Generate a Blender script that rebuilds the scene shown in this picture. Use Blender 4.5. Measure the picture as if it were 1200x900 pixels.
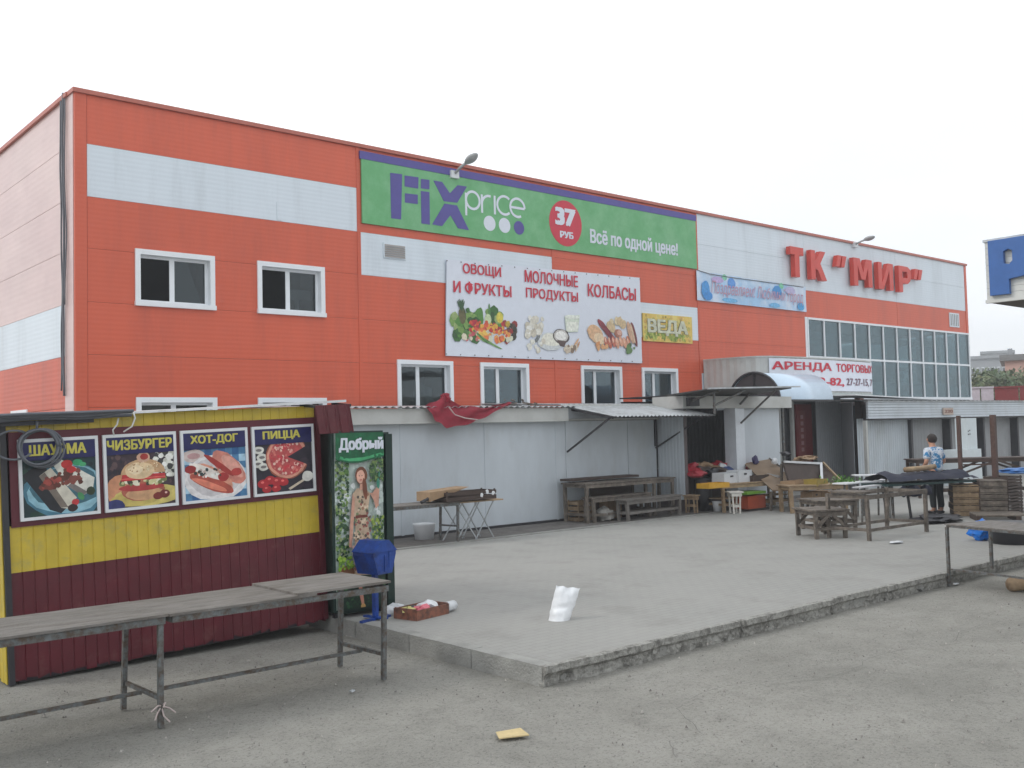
import bpy, bmesh, math, random
from mathutils import Vector, Matrix, noise
R=math.radians
sc=bpy.context.scene
for o in list(bpy.data.objects): bpy.data.objects.remove(o)
COL=sc.collection
rnd=random.Random(7)
# ---------------------------------------------------------------- camera
FPX=1169.6; YAW,PIT,ROL=0.71405,0.046846,-0.024298; H=2.15
_cy,_sy,_cp,_sp=math.cos(YAW),math.sin(YAW),math.cos(PIT),math.sin(PIT)
_fw=Vector((_sy*_cp,_cy*_cp,_sp)); _rt=Vector((_cy,-_sy,0)); _up=_rt.cross(_fw)
_r=_rt*math.cos(ROL)+_up*math.sin(ROL); _u=-_rt*math.sin(ROL)+_up*math.cos(ROL)
C0=Vector((0,0,H))
cam=bpy.data.cameras.new('camera'); co=bpy.data.objects.new('camera',cam); COL.objects.link(co)
M=Matrix((( _r.x,_u.x,-_fw.x,0),(_r.y,_u.y,-_fw.y,0),(_r.z,_u.z,-_fw.z,H),(0,0,0,1)))
co.matrix_world=M; cam.sensor_width=36; cam.lens=FPX/1200*36; cam.clip_start=.1; cam.clip_end=5000
sc.camera=co
# ---------------------------------------------------------------- world, sun, exposure
SUN_EL,SUN_AZ=38,-62          # azimuth measured from +Y towards +X
w=bpy.data.worlds.new('World'); sc.world=w; w.use_nodes=True
nt=w.node_tree; N=nt.nodes; L=nt.links; N.clear()
out=N.new('ShaderNodeOutputWorld'); bg=N.new('ShaderNodeBackground'); sky=N.new('ShaderNodeTexSky')
sky.sky_type='NISHITA'; sky.sun_disc=False; sky.sun_elevation=R(SUN_EL); sky.sun_rotation=R(SUN_AZ)
tc=N.new('ShaderNodeTexCoord'); mp=N.new('ShaderNodeMapping'); mp.inputs['Scale'].default_value=(1,1,3.2)
nz=N.new('ShaderNodeTexNoise'); nz.inputs['Scale'].default_value=1.7; nz.inputs['Detail'].default_value=5
rp=N.new('ShaderNodeValToRGB'); rp.color_ramp.elements[0].position=.3; rp.color_ramp.elements[0].color=(.80,.80,.80,1); rp.color_ramp.elements[1].position=.62; rp.color_ramp.elements[1].color=(.985,.985,.985,1)
mx=N.new('ShaderNodeMix'); mx.data_type='RGBA'; mx.inputs[7].default_value=(12.6,13.0,13.5,1)
L.new(tc.outputs['Generated'],mp.inputs[0]); L.new(mp.outputs[0],nz.inputs[0]); L.new(nz.outputs[0],rp.inputs[0]); L.new(rp.outputs[0],mx.inputs[0])
L.new(sky.outputs[0],mx.inputs[6]); L.new(mx.outputs[2],bg.inputs[0]); bg.inputs[1].default_value=.1; L.new(bg.outputs[0],out.inputs[0])
sl=bpy.data.lights.new('sun','SUN'); sl.energy=1.0; sl.angle=R(14); sl.color=(1,.95,.88)
so=bpy.data.objects.new('sun',sl); COL.objects.link(so)
sd=Vector((math.sin(R(SUN_AZ))*math.cos(R(SUN_EL)),math.cos(R(SUN_AZ))*math.cos(R(SUN_EL)),math.sin(R(SUN_EL))))
so.rotation_euler=sd.to_track_quat('Z','Y').to_euler()
sc.view_settings.view_transform='Standard'; sc.view_settings.look='None'; sc.view_settings.exposure=0; sc.view_settings.gamma=1
try: sc.cycles.max_bounces=6; sc.cycles.transparent_max_bounces=8; sc.cycles.use_denoising=True
except Exception: pass
# ---------------------------------------------------------------- helpers
def ray(px,py): return _fw*FPX+_r*(px-600)-_u*(py-450)
def W(px,py,Y):                       # point of a wall plane y=Y
    d=ray(px,py); return C0+d*(Y/d.y)
def G(px,py,z=0.0):                   # point of a horizontal plane
    d=ray(px,py); return C0+d*((z-H)/d.z)
V=Vector
def srgb(r,g,b):
    f=lambda c:(c/255/12.92) if c<=10 else ((c/255+.055)/1.055)**2.4
    return (f(r),f(g),f(b))
MATS={}
def mat(name,c,rough=.7,metal=0,var=.12,scale=6,bump=.0,bscale=60,c2=None,patch=3,spec=.5,rib=None,rand=.0,stretch=(1,1,1),ramp=(.42,.62)):
    if name in MATS: return MATS[name]
    m=bpy.data.materials.new(name); m.use_nodes=True; t=m.node_tree; n=t.nodes; l=t.links
    b=n['Principled BSDF']; b.inputs['Roughness'].default_value=rough; b.inputs['Metallic'].default_value=metal
    b.inputs['Specular IOR Level'].default_value=spec
    g=n.new('ShaderNodeNewGeometry'); ma=n.new('ShaderNodeMapping'); ma.inputs['Scale'].default_value=stretch; l.new(g.outputs['Position'],ma.inputs[0])
    no=n.new('ShaderNodeTexNoise'); no.inputs['Scale'].default_value=scale; no.inputs['Detail'].default_value=6; no.inputs['Roughness'].default_value=.65
    l.new(ma.outputs[0],no.inputs['Vector'])
    mr=n.new('ShaderNodeMapRange'); mr.inputs[1].default_value=.3; mr.inputs[2].default_value=.7; mr.inputs[3].default_value=1-var; mr.inputs[4].default_value=1+var
    l.new(no.outputs[0],mr.inputs[0])
    cm=n.new('ShaderNodeMix'); cm.data_type='RGBA'; cm.inputs[6].default_value=(*c,1); cm.inputs[7].default_value=(*(c2 or c),1); cm.inputs[0].default_value=0
    if c2:
        n2=n.new('ShaderNodeTexNoise'); n2.inputs['Scale'].default_value=patch; n2.inputs['Detail'].default_value=7; n2.inputs['Roughness'].default_value=.7; l.new(ma.outputs[0],n2.inputs['Vector'])
        r2=n.new('ShaderNodeMapRange'); r2.inputs[1].default_value=ramp[0]; r2.inputs[2].default_value=ramp[1]; l.new(n2.outputs[0],r2.inputs[0]); l.new(r2.outputs[0],cm.inputs[0])
    vm=n.new('ShaderNodeVectorMath'); vm.operation='SCALE'; l.new(cm.outputs[2],vm.inputs[0])
    if rand:
        oi=n.new('ShaderNodeObjectInfo'); rr=n.new('ShaderNodeMapRange'); rr.inputs[3].default_value=1-rand; rr.inputs[4].default_value=1+rand; l.new(oi.outputs['Random'],rr.inputs[0])
        mm=n.new('ShaderNodeMath'); mm.operation='MULTIPLY'; l.new(mr.outputs[0],mm.inputs[0]); l.new(rr.outputs[0],mm.inputs[1]); l.new(mm.outputs[0],vm.inputs['Scale'])
    else: l.new(mr.outputs[0],vm.inputs['Scale'])
    l.new(vm.outputs[0],b.inputs['Base Color'])
    last=None
    if bump:
        n3=n.new('ShaderNodeTexNoise'); n3.inputs['Scale'].default_value=bscale; n3.inputs['Detail'].default_value=5; l.new(g.outputs['Position'],n3.inputs['Vector'])
        bu=n.new('ShaderNodeBump'); bu.inputs['Strength'].default_value=min(1,bump); bu.inputs['Distance'].default_value=.02; l.new(n3.outputs[0],bu.inputs['Height']); last=bu
    if rib:
        sx=n.new('ShaderNodeSeparateXYZ'); l.new(g.outputs['Position'],sx.inputs[0])
        m1=n.new('ShaderNodeMath'); m1.operation='MULTIPLY'; m1.inputs[1].default_value=2*math.pi/rib; l.new(sx.outputs[2],m1.inputs[0])
        m2=n.new('ShaderNodeMath'); m2.operation='SINE'; l.new(m1.outputs[0],m2.inputs[0])
        bu=n.new('ShaderNodeBump'); bu.inputs['Strength'].default_value=.12; bu.inputs['Distance'].default_value=.006; l.new(m2.outputs[0],bu.inputs['Height'])
        if last: l.new(last.outputs[0],bu.inputs['Normal'])
        last=bu
    if last: l.new(last.outputs[0],b.inputs['Normal'])
    MATS[name]=m; return m
def glass_mat(name,tint=(.75,.83,.86),refl=1.0,rough=.02,op=.0):
    m=bpy.data.materials.new(name); m.use_nodes=True; t=m.node_tree; n=t.nodes; l=t.links; n.clear()
    o=n.new('ShaderNodeOutputMaterial'); tr=n.new('ShaderNodeBsdfTransparent'); tr.inputs[0].default_value=(*tint,1)
    gl=n.new('ShaderNodeBsdfGlossy'); gl.inputs['Roughness'].default_value=rough; gl.inputs[0].default_value=(.9,.97,1,1)
    fr=n.new('ShaderNodeFresnel'); fr.inputs[0].default_value=1.6; mu=n.new('ShaderNodeMath'); mu.operation='MULTIPLY'; mu.inputs[1].default_value=refl; mu.use_clamp=True; l.new(fr.outputs[0],mu.inputs[0])
    g=n.new('ShaderNodeNewGeometry'); no=n.new('ShaderNodeTexNoise'); no.inputs['Scale'].default_value=1.3; l.new(g.outputs['Position'],no.inputs['Vector'])
    bu=n.new('ShaderNodeBump'); bu.inputs['Strength'].default_value=.12; bu.inputs['Distance'].default_value=.02; l.new(no.outputs[0],bu.inputs['Height']); l.new(bu.outputs[0],gl.inputs['Normal'])
    df=n.new('ShaderNodeBsdfDiffuse'); df.inputs[0].default_value=(.35,.45,.48,1); ms=n.new('ShaderNodeMixShader'); ms.inputs[0].default_value=op; l.new(tr.outputs[0],ms.inputs[1]); l.new(df.outputs[0],ms.inputs[2])
    mx=n.new('ShaderNodeMixShader'); l.new(mu.outputs[0],mx.inputs[0]); l.new(ms.outputs[0],mx.inputs[1]); l.new(gl.outputs[0],mx.inputs[2]); l.new(mx.outputs[0],o.inputs[0])
    MATS[name]=m; return m
def print_mat():
    m=bpy.data.materials.new('flat_print'); m.use_nodes=True; t=m.node_tree; n=t.nodes; l=t.links; b=n['Principled BSDF']; b.inputs['Roughness'].default_value=.45
    a=n.new('ShaderNodeAttribute'); a.attribute_name='ink'; no=n.new('ShaderNodeTexNoise'); no.inputs['Scale'].default_value=14; no.inputs['Detail'].default_value=8
    g=n.new('ShaderNodeNewGeometry'); l.new(g.outputs['Position'],no.inputs['Vector'])
    mr=n.new('ShaderNodeMapRange'); mr.inputs[1].default_value=.3; mr.inputs[2].default_value=.7; mr.inputs[3].default_value=.78; mr.inputs[4].default_value=1.2; l.new(no.outputs[0],mr.inputs[0])
    vm=n.new('ShaderNodeVectorMath'); vm.operation='SCALE'; l.new(a.outputs['Color'],vm.inputs[0]); l.new(mr.outputs[0],vm.inputs['Scale']); l.new(vm.outputs[0],b.inputs['Base Color'])
    return m
class B:
    def __init__(s): s.v=[]; s.f=[]; s.c=[]
    def add(s,vs,fs):
        k=len(s.v); s.v+= [V(p) for p in vs]; s.f+=[tuple(i+k for i in f) for f in fs]; return s
    def box(s,x0,x1,y0,y1,z0,z1):
        return s.add([(x0,y0,z0),(x1,y0,z0),(x1,y1,z0),(x0,y1,z0),(x0,y0,z1),(x1,y0,z1),(x1,y1,z1),(x0,y1,z1)],
          [(0,3,2,1),(4,5,6,7),(0,1,5,4),(1,2,6,5),(2,3,7,6),(3,0,4,7)])
    def hexa(s,a,b):  # bottom quad a, top quad b
        return s.add(list(a)+list(b),[(0,3,2,1),(4,5,6,7),(0,1,5,4),(1,2,6,5),(2,3,7,6),(3,0,4,7)])
    def bar(s,p,q,w=.04,h=None,upv=(0,0,1)):
        p,q=V(p),V(q); h=h or w; d=(q-p).normalized(); u=V(upv)
        if abs(d.dot(u))>.95: u=V((0,1,0))
        a=d.cross(u).normalized(); b=a.cross(d).normalized(); a*=w/2; b*=h/2
        return s.hexa([p-a-b,p+a-b,p+a+b,p-a+b],[q-a-b,q+a-b,q+a+b,q-a+b])
    def tube(s,pts,r=.02,n=8,r2=None,cap=True):
        pts=[V(p) for p in pts]; rings=[]; k=len(s.v); prev=None
        for i,p in enumerate(pts):
            d=(pts[min(i+1,len(pts)-1)]-pts[max(i-1,0)]).normalized()
            if prev is None:
                u=V((0,0,1)) if abs(d.z)<.9 else V((1,0,0)); a=d.cross(u).normalized()
            else: a=(prev-d*prev.dot(d)).normalized()
            prev=a; b=d.cross(a)
            rr=r if r2 is None else r+(r2-r)*i/(len(pts)-1)
            for j in range(n):
                t=2*math.pi*j/n; s.v.append(p+a*(rr*math.cos(t))+b*(rr*math.sin(t)))
        for i in range(len(pts)-1):
            for j in range(n):
                q=k+i*n; s.f.append((q+j,q+(j+1)%n,q+n+(j+1)%n,q+n+j))
        if cap:
            s.f.append(tuple(k+j for j in reversed(range(n)))); q=k+(len(pts)-1)*n; s.f.append(tuple(q+j for j in range(n)))
        return s
    def lathe(s,c,prof,n=20,closed=True):   # prof: (r,z)
        c=V(c); k=len(s.v)
        for r,z in prof:
            for j in range(n): t=2*math.pi*j/n; s.v.append(c+V((r*math.cos(t),r*math.sin(t),z)))
        for i in range(len(prof)-1):
            for j in range(n): q=k+i*n; s.f.append((q+j,q+(j+1)%n,q+n+(j+1)%n,q+n+j))
        s.f.append(tuple(k+j for j in reversed(range(n))))
        if closed: q=k+(len(prof)-1)*n; s.f.append(tuple(q+j for j in range(n)))
        return s
    def prism(s,poly,y0,y1,T=None):          # poly in (x,z), extruded in y
        n=len(poly); T=T or (lambda x,y,z:(x,y,z)); k=len(s.v)
        s.v+=[V(T(x,y0,z)) for x,z in poly]+[V(T(x,y1,z)) for x,z in poly]
        s.f.append(tuple(k+i for i in range(n))); s.f.append(tuple(k+n+i for i in reversed(range(n))))
        for i in range(n): j=(i+1)%n; s.f.append((k+j,k+i,k+n+i,k+n+j))
        return s
    def corr(s,O,U,Vv,pitch=.1,depth=.012,kind='trap',thick=.004,jag=0,seed=1,inv=False):
        O,U,Vv=V(O),V(U),V(Vv); nrm=U.cross(Vv).normalized()*(-1 if inv else 1); Lw=U.length; ud=U.normalized(); r=random.Random(seed)
        us=[]; n=max(1,int(round(Lw/pitch))); p=Lw/n
        for i in range(n):
            if kind=='trap': us+=[(i*p,0),(i*p+.12*p,-depth),(i*p+.24*p,0)] if False else [(i*p,0),(i*p+.62*p,0),(i*p+.72*p,-depth),(i*p+.9*p,-depth)]
            elif kind=='groove': us+=[(i*p,0),(i*p+.86*p,0),(i*p+.9*p,-depth),(i*p+.96*p,-depth)]
            else: us+=[(i*p+p*k/6,depth*math.sin(2*math.pi*k/6)) for k in range(6)]
        us.append((Lw,0)); k=len(s.v); m=len(us); js=[jag*(.25+.75*r.random())*(1 if r.random()<.5 else .3) for _ in us]
        for off in (0,-thick):
            for (u,d),j in zip(us,js):
                q=O+ud*u+nrm*(d+off); s.v.append(q+Vv.normalized()*j); s.v.append(q+Vv)
        for i in range(m-1):
            a=k+2*i; b=a+2*m; s.f.append((a,a+2,a+3,a+1)); s.f.append((b,b+1,b+3,b+2)); s.f.append((a,b,b+2,a+2)); s.f.append((a+1,a+3,b+3,b+1))
        a=k; b=k+2*m; s.f.append((a,a+1,b+1,b)); a=k+2*(m-1); b=a+2*m; s.f.append((a,b,b+1,a+1))
        return s
    def crumple(s,c,size,seed=0,amp=.25,sub=3,freq=2.2):
        bm=bmesh.new(); bmesh.ops.create_icosphere(bm,subdivisions=sub,radius=1)
        k=len(s.v); c=V(c); ad=V((seed*3.1,seed*1.7,seed*.9))
        for v in bm.verts:
            p=v.co; d=1+amp*noise.noise(p*freq+ad)*1.6+amp*.6*abs(noise.noise(p*freq*2.7+ad))
            q=V((p.x*d*size[0],p.y*d*size[1],max(-1.0,p.z*d)*size[2])); s.v.append(c+q+V((0,0,size[2])))
        for f in bm.faces: s.f.append(tuple(k+v.index for v in f.verts))
        bm.free(); return s
ROOT={}
def tag(o,label=None,cat=None,group=None,kind=None):
    if label: o['label']=label
    if cat: o['category']=cat
    if group: o['group']=group
    if kind: o['kind']=kind
    return o
def build(b,name,m,parent=None,smooth=False,local=False,colors=None):
    me=bpy.data.meshes.new(name); vs=b.v
    off=V((0,0,0))
    if parent is not None and not local: off=ROOT.get(parent.name,V((0,0,0)))
    if parent is None and not local:
        xs=[v.x for v in vs]; ys=[v.y for v in vs]; zs=[v.z for v in vs]; off=V(((min(xs)+max(xs))/2,(min(ys)+max(ys))/2,min(zs)))
    me.from_pydata([tuple(v-off) for v in vs],[],b.f)
    ms=m if isinstance(m,list) else [m]
    for x in ms: me.materials.append(x)
    if smooth:
        for p in me.polygons: p.use_smooth=True
    if colors:
        a=me.color_attributes.new('ink','FLOAT_COLOR','CORNER')
        for p,c in zip(me.polygons,colors):
            for li in p.loop_indices: a.data[li].color=(*c,1)
    me.validate()
    o=bpy.data.objects.new(name,me); COL.objects.link(o)
    if parent is not None: o.parent=parent; ROOT[o.name]=off
    else: o.location=off; ROOT[o.name]=off
    return o
def thing(name,loc,label,cat,group=None,rot=(0,0,0)):
    o=bpy.data.objects.new(name,None); COL.objects.link(o); o.location=loc; o.rotation_euler=rot; o.empty_display_size=.2
    ROOT[o.name]=V(loc) if tuple(rot)==(0,0,0) else V((0,0,0))
    return tag(o,label,cat,group)
KIDS={}
def copy_tree(o,parent=None):
    c=o.copy(); COL.objects.link(c)
    if parent is not None: c.parent=parent
    ROOT[c.name]=ROOT.get(o.name,V((0,0,0)))
    for ch in list(o.children): copy_tree(ch,c)
    return c
def text_mesh(s,bold=0.0,extr=.0,res=3):
    cu=bpy.data.curves.new('lettering','FONT'); cu.body=s; cu.extrude=extr; cu.offset=bold; cu.resolution_u=res; cu.space_line=.95; cu.align_x='CENTER' if '\n' in s else 'LEFT'
    o=bpy.data.objects.new('lettering_tmp',cu); COL.objects.link(o); dg=bpy.context.evaluated_depsgraph_get(); dg.update()
    me=bpy.data.meshes.new_from_object(o.evaluated_get(dg)); bpy.data.objects.remove(o); return me
def text(s,x0,x1,z0,z1,Y,m,parent=None,bold=.02,extr=.002,T=None,name='lettering',local=False,shear=0):
    full=s; s=s.replace('н','п'); me=text_mesh(s,0,.5); hs=[]      # the built-in font draws the small letter н wrongly
    def ext(q):
        m_=text_mesh(q,0,.5); xx=[v.co.x for v in m_.vertices]; yy_=[v.co.y for v in m_.vertices]; bpy.data.meshes.remove(m_); return min(xx),max(xx),min(yy_),max(yy_)
    for i_,ch_ in enumerate(full):
        if ch_=='н': e0=ext('п'); r_=ext(s[:i_+1])[1]; hs.append((r_-(e0[1]-e0[0]),r_,e0[2],e0[3]))
    xs=[v.co.x for v in me.vertices]; ys=[v.co.y for v in me.vertices]; ax,bx,ay,by=min(xs),max(xs),min(ys),max(ys)
    b=B(); T=T or (lambda x,y,z:(x,y,z))
    sx_=bold*(x1-x0)/(bx-ax); sz_=bold*.5*(z1-z0)/(by-ay); sx_=min(sx_,.09*(z1-z0)+.001); offs=[(0,0)]
    if bold>0: offs=[(-1,-1),(-1,1),(-.33,0),(.33,0),(1,-1),(1,1)]
    for k_,(ox,oz) in enumerate(offs):
        n_=0; polys=[[me.vertices[vi].co.copy() for vi in p.vertices] for p in me.polygons if p.normal.z>=.9 and p.area>=1e-7]
        polys=[p for p in polys if not any(h[0]-.005<sum(v.x for v in p)/len(p)<h[1]+.005 for h in hs)]
        for h in hs:
            w_=(h[1]-h[0])*.2; m_=(h[2]+h[3])/2; g_=(h[3]-h[2])*.085
            for a_,b_,c_,d_ in ((h[0],h[0]+w_,h[2],h[3]),(h[1]-w_,h[1],h[2],h[3]),(h[0]+w_,h[1]-w_,m_-g_,m_+g_)): polys.append([V((a_,c_,0)),V((b_,c_,0)),V((b_,d_,0)),V((a_,d_,0))])
        for p in polys:
            n_+=1; q=[]
            for vc in p:
                t=(vc.y-ay)/(by-ay); x=x0+sx_+(vc.x-ax)/(bx-ax)*(x1-x0-2*sx_)+shear*t+ox*sx_; z=z0+sz_+t*(z1-z0-2*sz_)+oz*sz_
                q.append(T(x,Y-(extr+k_*.0007+(n_%37)*.00001+(n_%5)*.00006),z))
            b.add(q,[tuple(range(len(q)))])
    bpy.data.meshes.remove(me)
    return build(b,name,m,parent,local=local)
class Art:                 # flat print made of thin polygons, layer on layer
    def __init__(s,T): s.b=B(); s.col=[]; s.T=T; s.k=0; s.r=random.Random(3)
    def poly(s,pts,c,step=.00003):
        s.k+=1; y=-s.k*step
        k=len(s.b.v); s.b.v+=[V(s.T(u,y,v)) for u,v in pts]; s.b.f.append(tuple(range(k,k+len(pts)))); s.col.append(srgb(*c))
    def ell(s,cx,cz,rx,rz,c,rot=0,n=18,jit=.05,a0=0,a1=360):
        p=[]
        for i in range(n+(1 if a1-a0<360 else 0)):
            t=R(a0+(a1-a0)*i/n); k=1+s.r.uniform(-jit,jit); x,z=rx*math.cos(t)*k,rz*math.sin(t)*k
            p.append((cx+x*math.cos(rot)-z*math.sin(rot),cz+x*math.sin(rot)+z*math.cos(rot)))
        if a1-a0<360: p.append((cx,cz))
        s.poly(p,c)
    def rect(s,x0,x1,z0,z1,c): s.poly([(x0,z0),(x1,z0),(x1,z1),(x0,z1)],c)
    def dots(s,x0,x1,z0,z1,n,r,cols,test=None,asp=1):
        for _ in range(n):
            x,z=s.r.uniform(x0,x1),s.r.uniform(z0,z1)
            if test and not test(x,z): continue
            k=s.r.uniform(.6,1.4); s.ell(x,z,r*k*asp,r*k,s.r.choice(cols),s.r.uniform(0,3),n=7,jit=.2)
    def done(s,name,parent,local=False): return build(s.b,name,PRINT,parent,local=local,colors=s.col)
PRINT=print_mat()
# ---------------------------------------------------------------- materials
m_red=mat('orange_red_cladding',(.625,.105,.047),.42,var=.06,scale=1.2,c2=(.52,.092,.047),patch=1.5,rib=.09,rand=.05,stretch=(1,1,.13),ramp=(.47,.72))
m_redtrim=mat('red_flashing',(.46,.13,.09),.45,var=.1)
m_wht=mat('white_cladding',(.68,.75,.81),.4,var=.03,scale=1.5,rib=.09,rand=.02,c2=(.58,.64,.69),patch=1.6,stretch=(1,1,.13),ramp=(.5,.75))
m_pavw=mat('pavilion_sheet',(.53,.58,.62),.5,var=.07,scale=2,c2=(.45,.48,.49),patch=1.3,stretch=(1,1,.35),ramp=(.5,.75))
m_fascia=mat('fascia_white',(.52,.53,.51),.55,var=.08,scale=3,c2=(.45,.45,.42),patch=2,ramp=(.5,.8))
m_pvc=mat('white_pvc',(.8,.83,.86),.35,var=.03)
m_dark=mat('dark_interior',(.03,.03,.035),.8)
m_back=mat('wall_core',(.12,.1,.1),.9)
m_int=mat('interior_plaster',(.26,.28,.29),.8,var=.1)
m_green=mat('banner_green',(.13,.42,.17),.5,var=.07,scale=2,c2=(.18,.45,.22),patch=1,bump=.15,bscale=8)
m_purple=mat('banner_purple',(.085,.07,.30),.5,var=.08)
m_pw=mat('banner_white',(.72,.76,.84),.5,var=.03,bump=.1,bscale=3)
m_bred=mat('banner_red',(.60,.03,.06),.5,var=.06)
m_lred=mat('letter_red',(.62,.05,.03),.4,var=.08,scale=4)
m_lredd=mat('letter_return_red',(.36,.02,.02),.45,var=.08)
m_yel=mat('yellow_profiled_sheet',(.56,.42,.04),.42,var=.12,scale=4,c2=(.36,.31,.10),patch=5,ramp=(.53,.78),bump=.1,bscale=20)
m_mar=mat('maroon_profiled_sheet',(.10,.009,.017),.4,var=.2,scale=3,c2=(.15,.05,.048),patch=5,ramp=(.56,.78),bump=.1,bscale=20)
m_marf=mat('maroon_board',(.10,.012,.022),.5,var=.1)
m_galv=mat('galvanised',(.50,.53,.55),.42,metal=.35,var=.1,scale=5,c2=(.38,.4,.41),patch=3,spec=.4)
m_steel=mat('grey_painted_steel',(.16,.175,.18),.5,metal=.3,var=.25,scale=25,c2=(.10,.075,.055),patch=18)
m_rust=mat('brown_rusty_steel',(.09,.05,.04),.7,var=.25,scale=15)
m_blk=mat('black_steel',(.03,.03,.035),.5,var=.2)
m_ply=mat('weathered_plywood',(.185,.172,.158),.75,var=.25,scale=9,c2=(.13,.115,.10),patch=5,bump=.4,bscale=40,stretch=(.5,2.5,1),rand=.1)
m_wood=mat('weathered_grey_timber',(.17,.145,.12),.8,var=.3,scale=14,c2=(.09,.075,.062),patch=6,bump=.4,bscale=50,rand=.15)
m_wood2=mat('pale_timber',(.36,.26,.16),.75,var=.2,scale=10,c2=(.26,.18,.11),patch=6,bump=.3,bscale=40,rand=.15)
m_ramp=mat('tan_hardboard',(.30,.215,.145),.75,var=.15,scale=8,c2=(.22,.155,.10),patch=4)
m_card=mat('cardboard',(.33,.22,.13),.8,var=.12,scale=10)
m_wbox=mat('white_carton',(.62,.64,.66),.7,var=.06)
m_brown=mat('dark_brown_board',(.06,.04,.032),.7,var=.2)
m_conc=mat('kerb_concrete',(.34,.34,.32),.9,var=.16,scale=10,c2=(.24,.24,.225),patch=5,bump=.8,bscale=45,rand=.05)
m_concr=mat('crumbling_concrete',(.33,.325,.30),.95,var=.3,scale=30,c2=(.17,.165,.15),patch=9,bump=.8,bscale=70,ramp=(.48,.62))
m_cloth=mat('crimson_cloth',(.24,.012,.028),.8,var=.15,scale=10)
m_rope=mat('pale_cord',(.5,.42,.4),.8)
m_blue=mat('blue_bin_paint',(.012,.06,.30),.38,var=.12,scale=8,c2=(.01,.03,.15),patch=6,bump=.15,bscale=30)
m_fg=mat('fridge_dark_green',(.008,.028,.022),.35,var=.1)
m_bagb=mat('blue_bag_plastic',(.01,.17,.62),.25,var=.15)
m_bagw=mat('white_bag_plastic',(.78,.80,.82),.3,var=.04,bump=.35,bscale=14)
m_tarp=mat('navy_tarpaulin',(.006,.009,.028),.7,var=.25,scale=8,bump=.5,bscale=12)
m_tgreen=mat('dark_green_tabletop',(.015,.045,.045),.5,var=.2)
m_arch=mat('smoky_polycarbonate',(.05,.05,.055),.3,var=.2,spec=.6)
m_vault=mat('pale_blue_polycarbonate',(.60,.74,.88),.22,var=.05,scale=3,spec=.7)
m_cable=mat('grey_cable',(.12,.13,.15),.5,var=.15)
m_cablew=mat('white_wire',(.6,.6,.58),.5)
m_siding=mat('cream_siding',(.62,.63,.6),.5,var=.06)
m_let=mat('letter_blue',(.035,.12,.36),.4,var=.1)
m_pink=mat('pink_render',(.58,.36,.30),.85,var=.08,scale=1)
m_grb=mat('grey_panel_block',(.30,.32,.34),.85,var=.1,scale=.5)
m_leafy=mat('leaf_green',(.09,.15,.07),.6,var=.45,scale=.7,c2=(.15,.15,.07),patch=.5)  # far trees only; distance haze is painted in as a lighter green
m_greens=mat('fresh_greens',(.10,.26,.03),.5,var=.4,scale=20)
m_bark=mat('bark',(.08,.06,.045),.9)
m_skin=mat('skin',(.52,.27,.18),.5,var=.05)
m_hair=mat('dark_hair',(.02,.012,.01),.6,var=.2,bump=.5,bscale=80)
m_shirt=mat('blue_floral_blouse',(.62,.66,.72),.8,var=.05,c2=(.03,.20,.42),patch=11,ramp=(.49,.53))
m_trous=mat('dark_trousers',(.02,.028,.032),.8,var=.2)
m_orange=mat('orange_plastic',(.36,.06,.02),.5,var=.15)
m_yplast=mat('yellow_plastic',(.6,.33,.02),.45,var=.12)
m_lime=mat('lime_plastic',(.14,.30,.03),.45,var=.12)
m_redp=mat('red_plastic',(.36,.015,.03),.5,var=.2)
m_whp=mat('white_plastic',(.70,.72,.74),.4,var=.05)
m_shut=mat('grey_shutter',(.27,.29,.31),.5,var=.1,scale=3)
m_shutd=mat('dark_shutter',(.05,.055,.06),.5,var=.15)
m_redw=mat('dull_red_wall',(.22,.03,.03),.8,var=.1)
m_paper=mat('yellowed_paper',(.58,.46,.24),.8,var=.1,scale=20)
m_lamp=mat('lamp_grey',(.35,.36,.36),.4,var=.1)
g_win=glass_mat('window_glass',(.45,.5,.52),.8)
g_open=glass_mat('screened_open_sash',(.12,.12,.12),.12)
g_cur=glass_mat('facade_glass',(.46,.54,.56),.7,op=.04)
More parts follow.
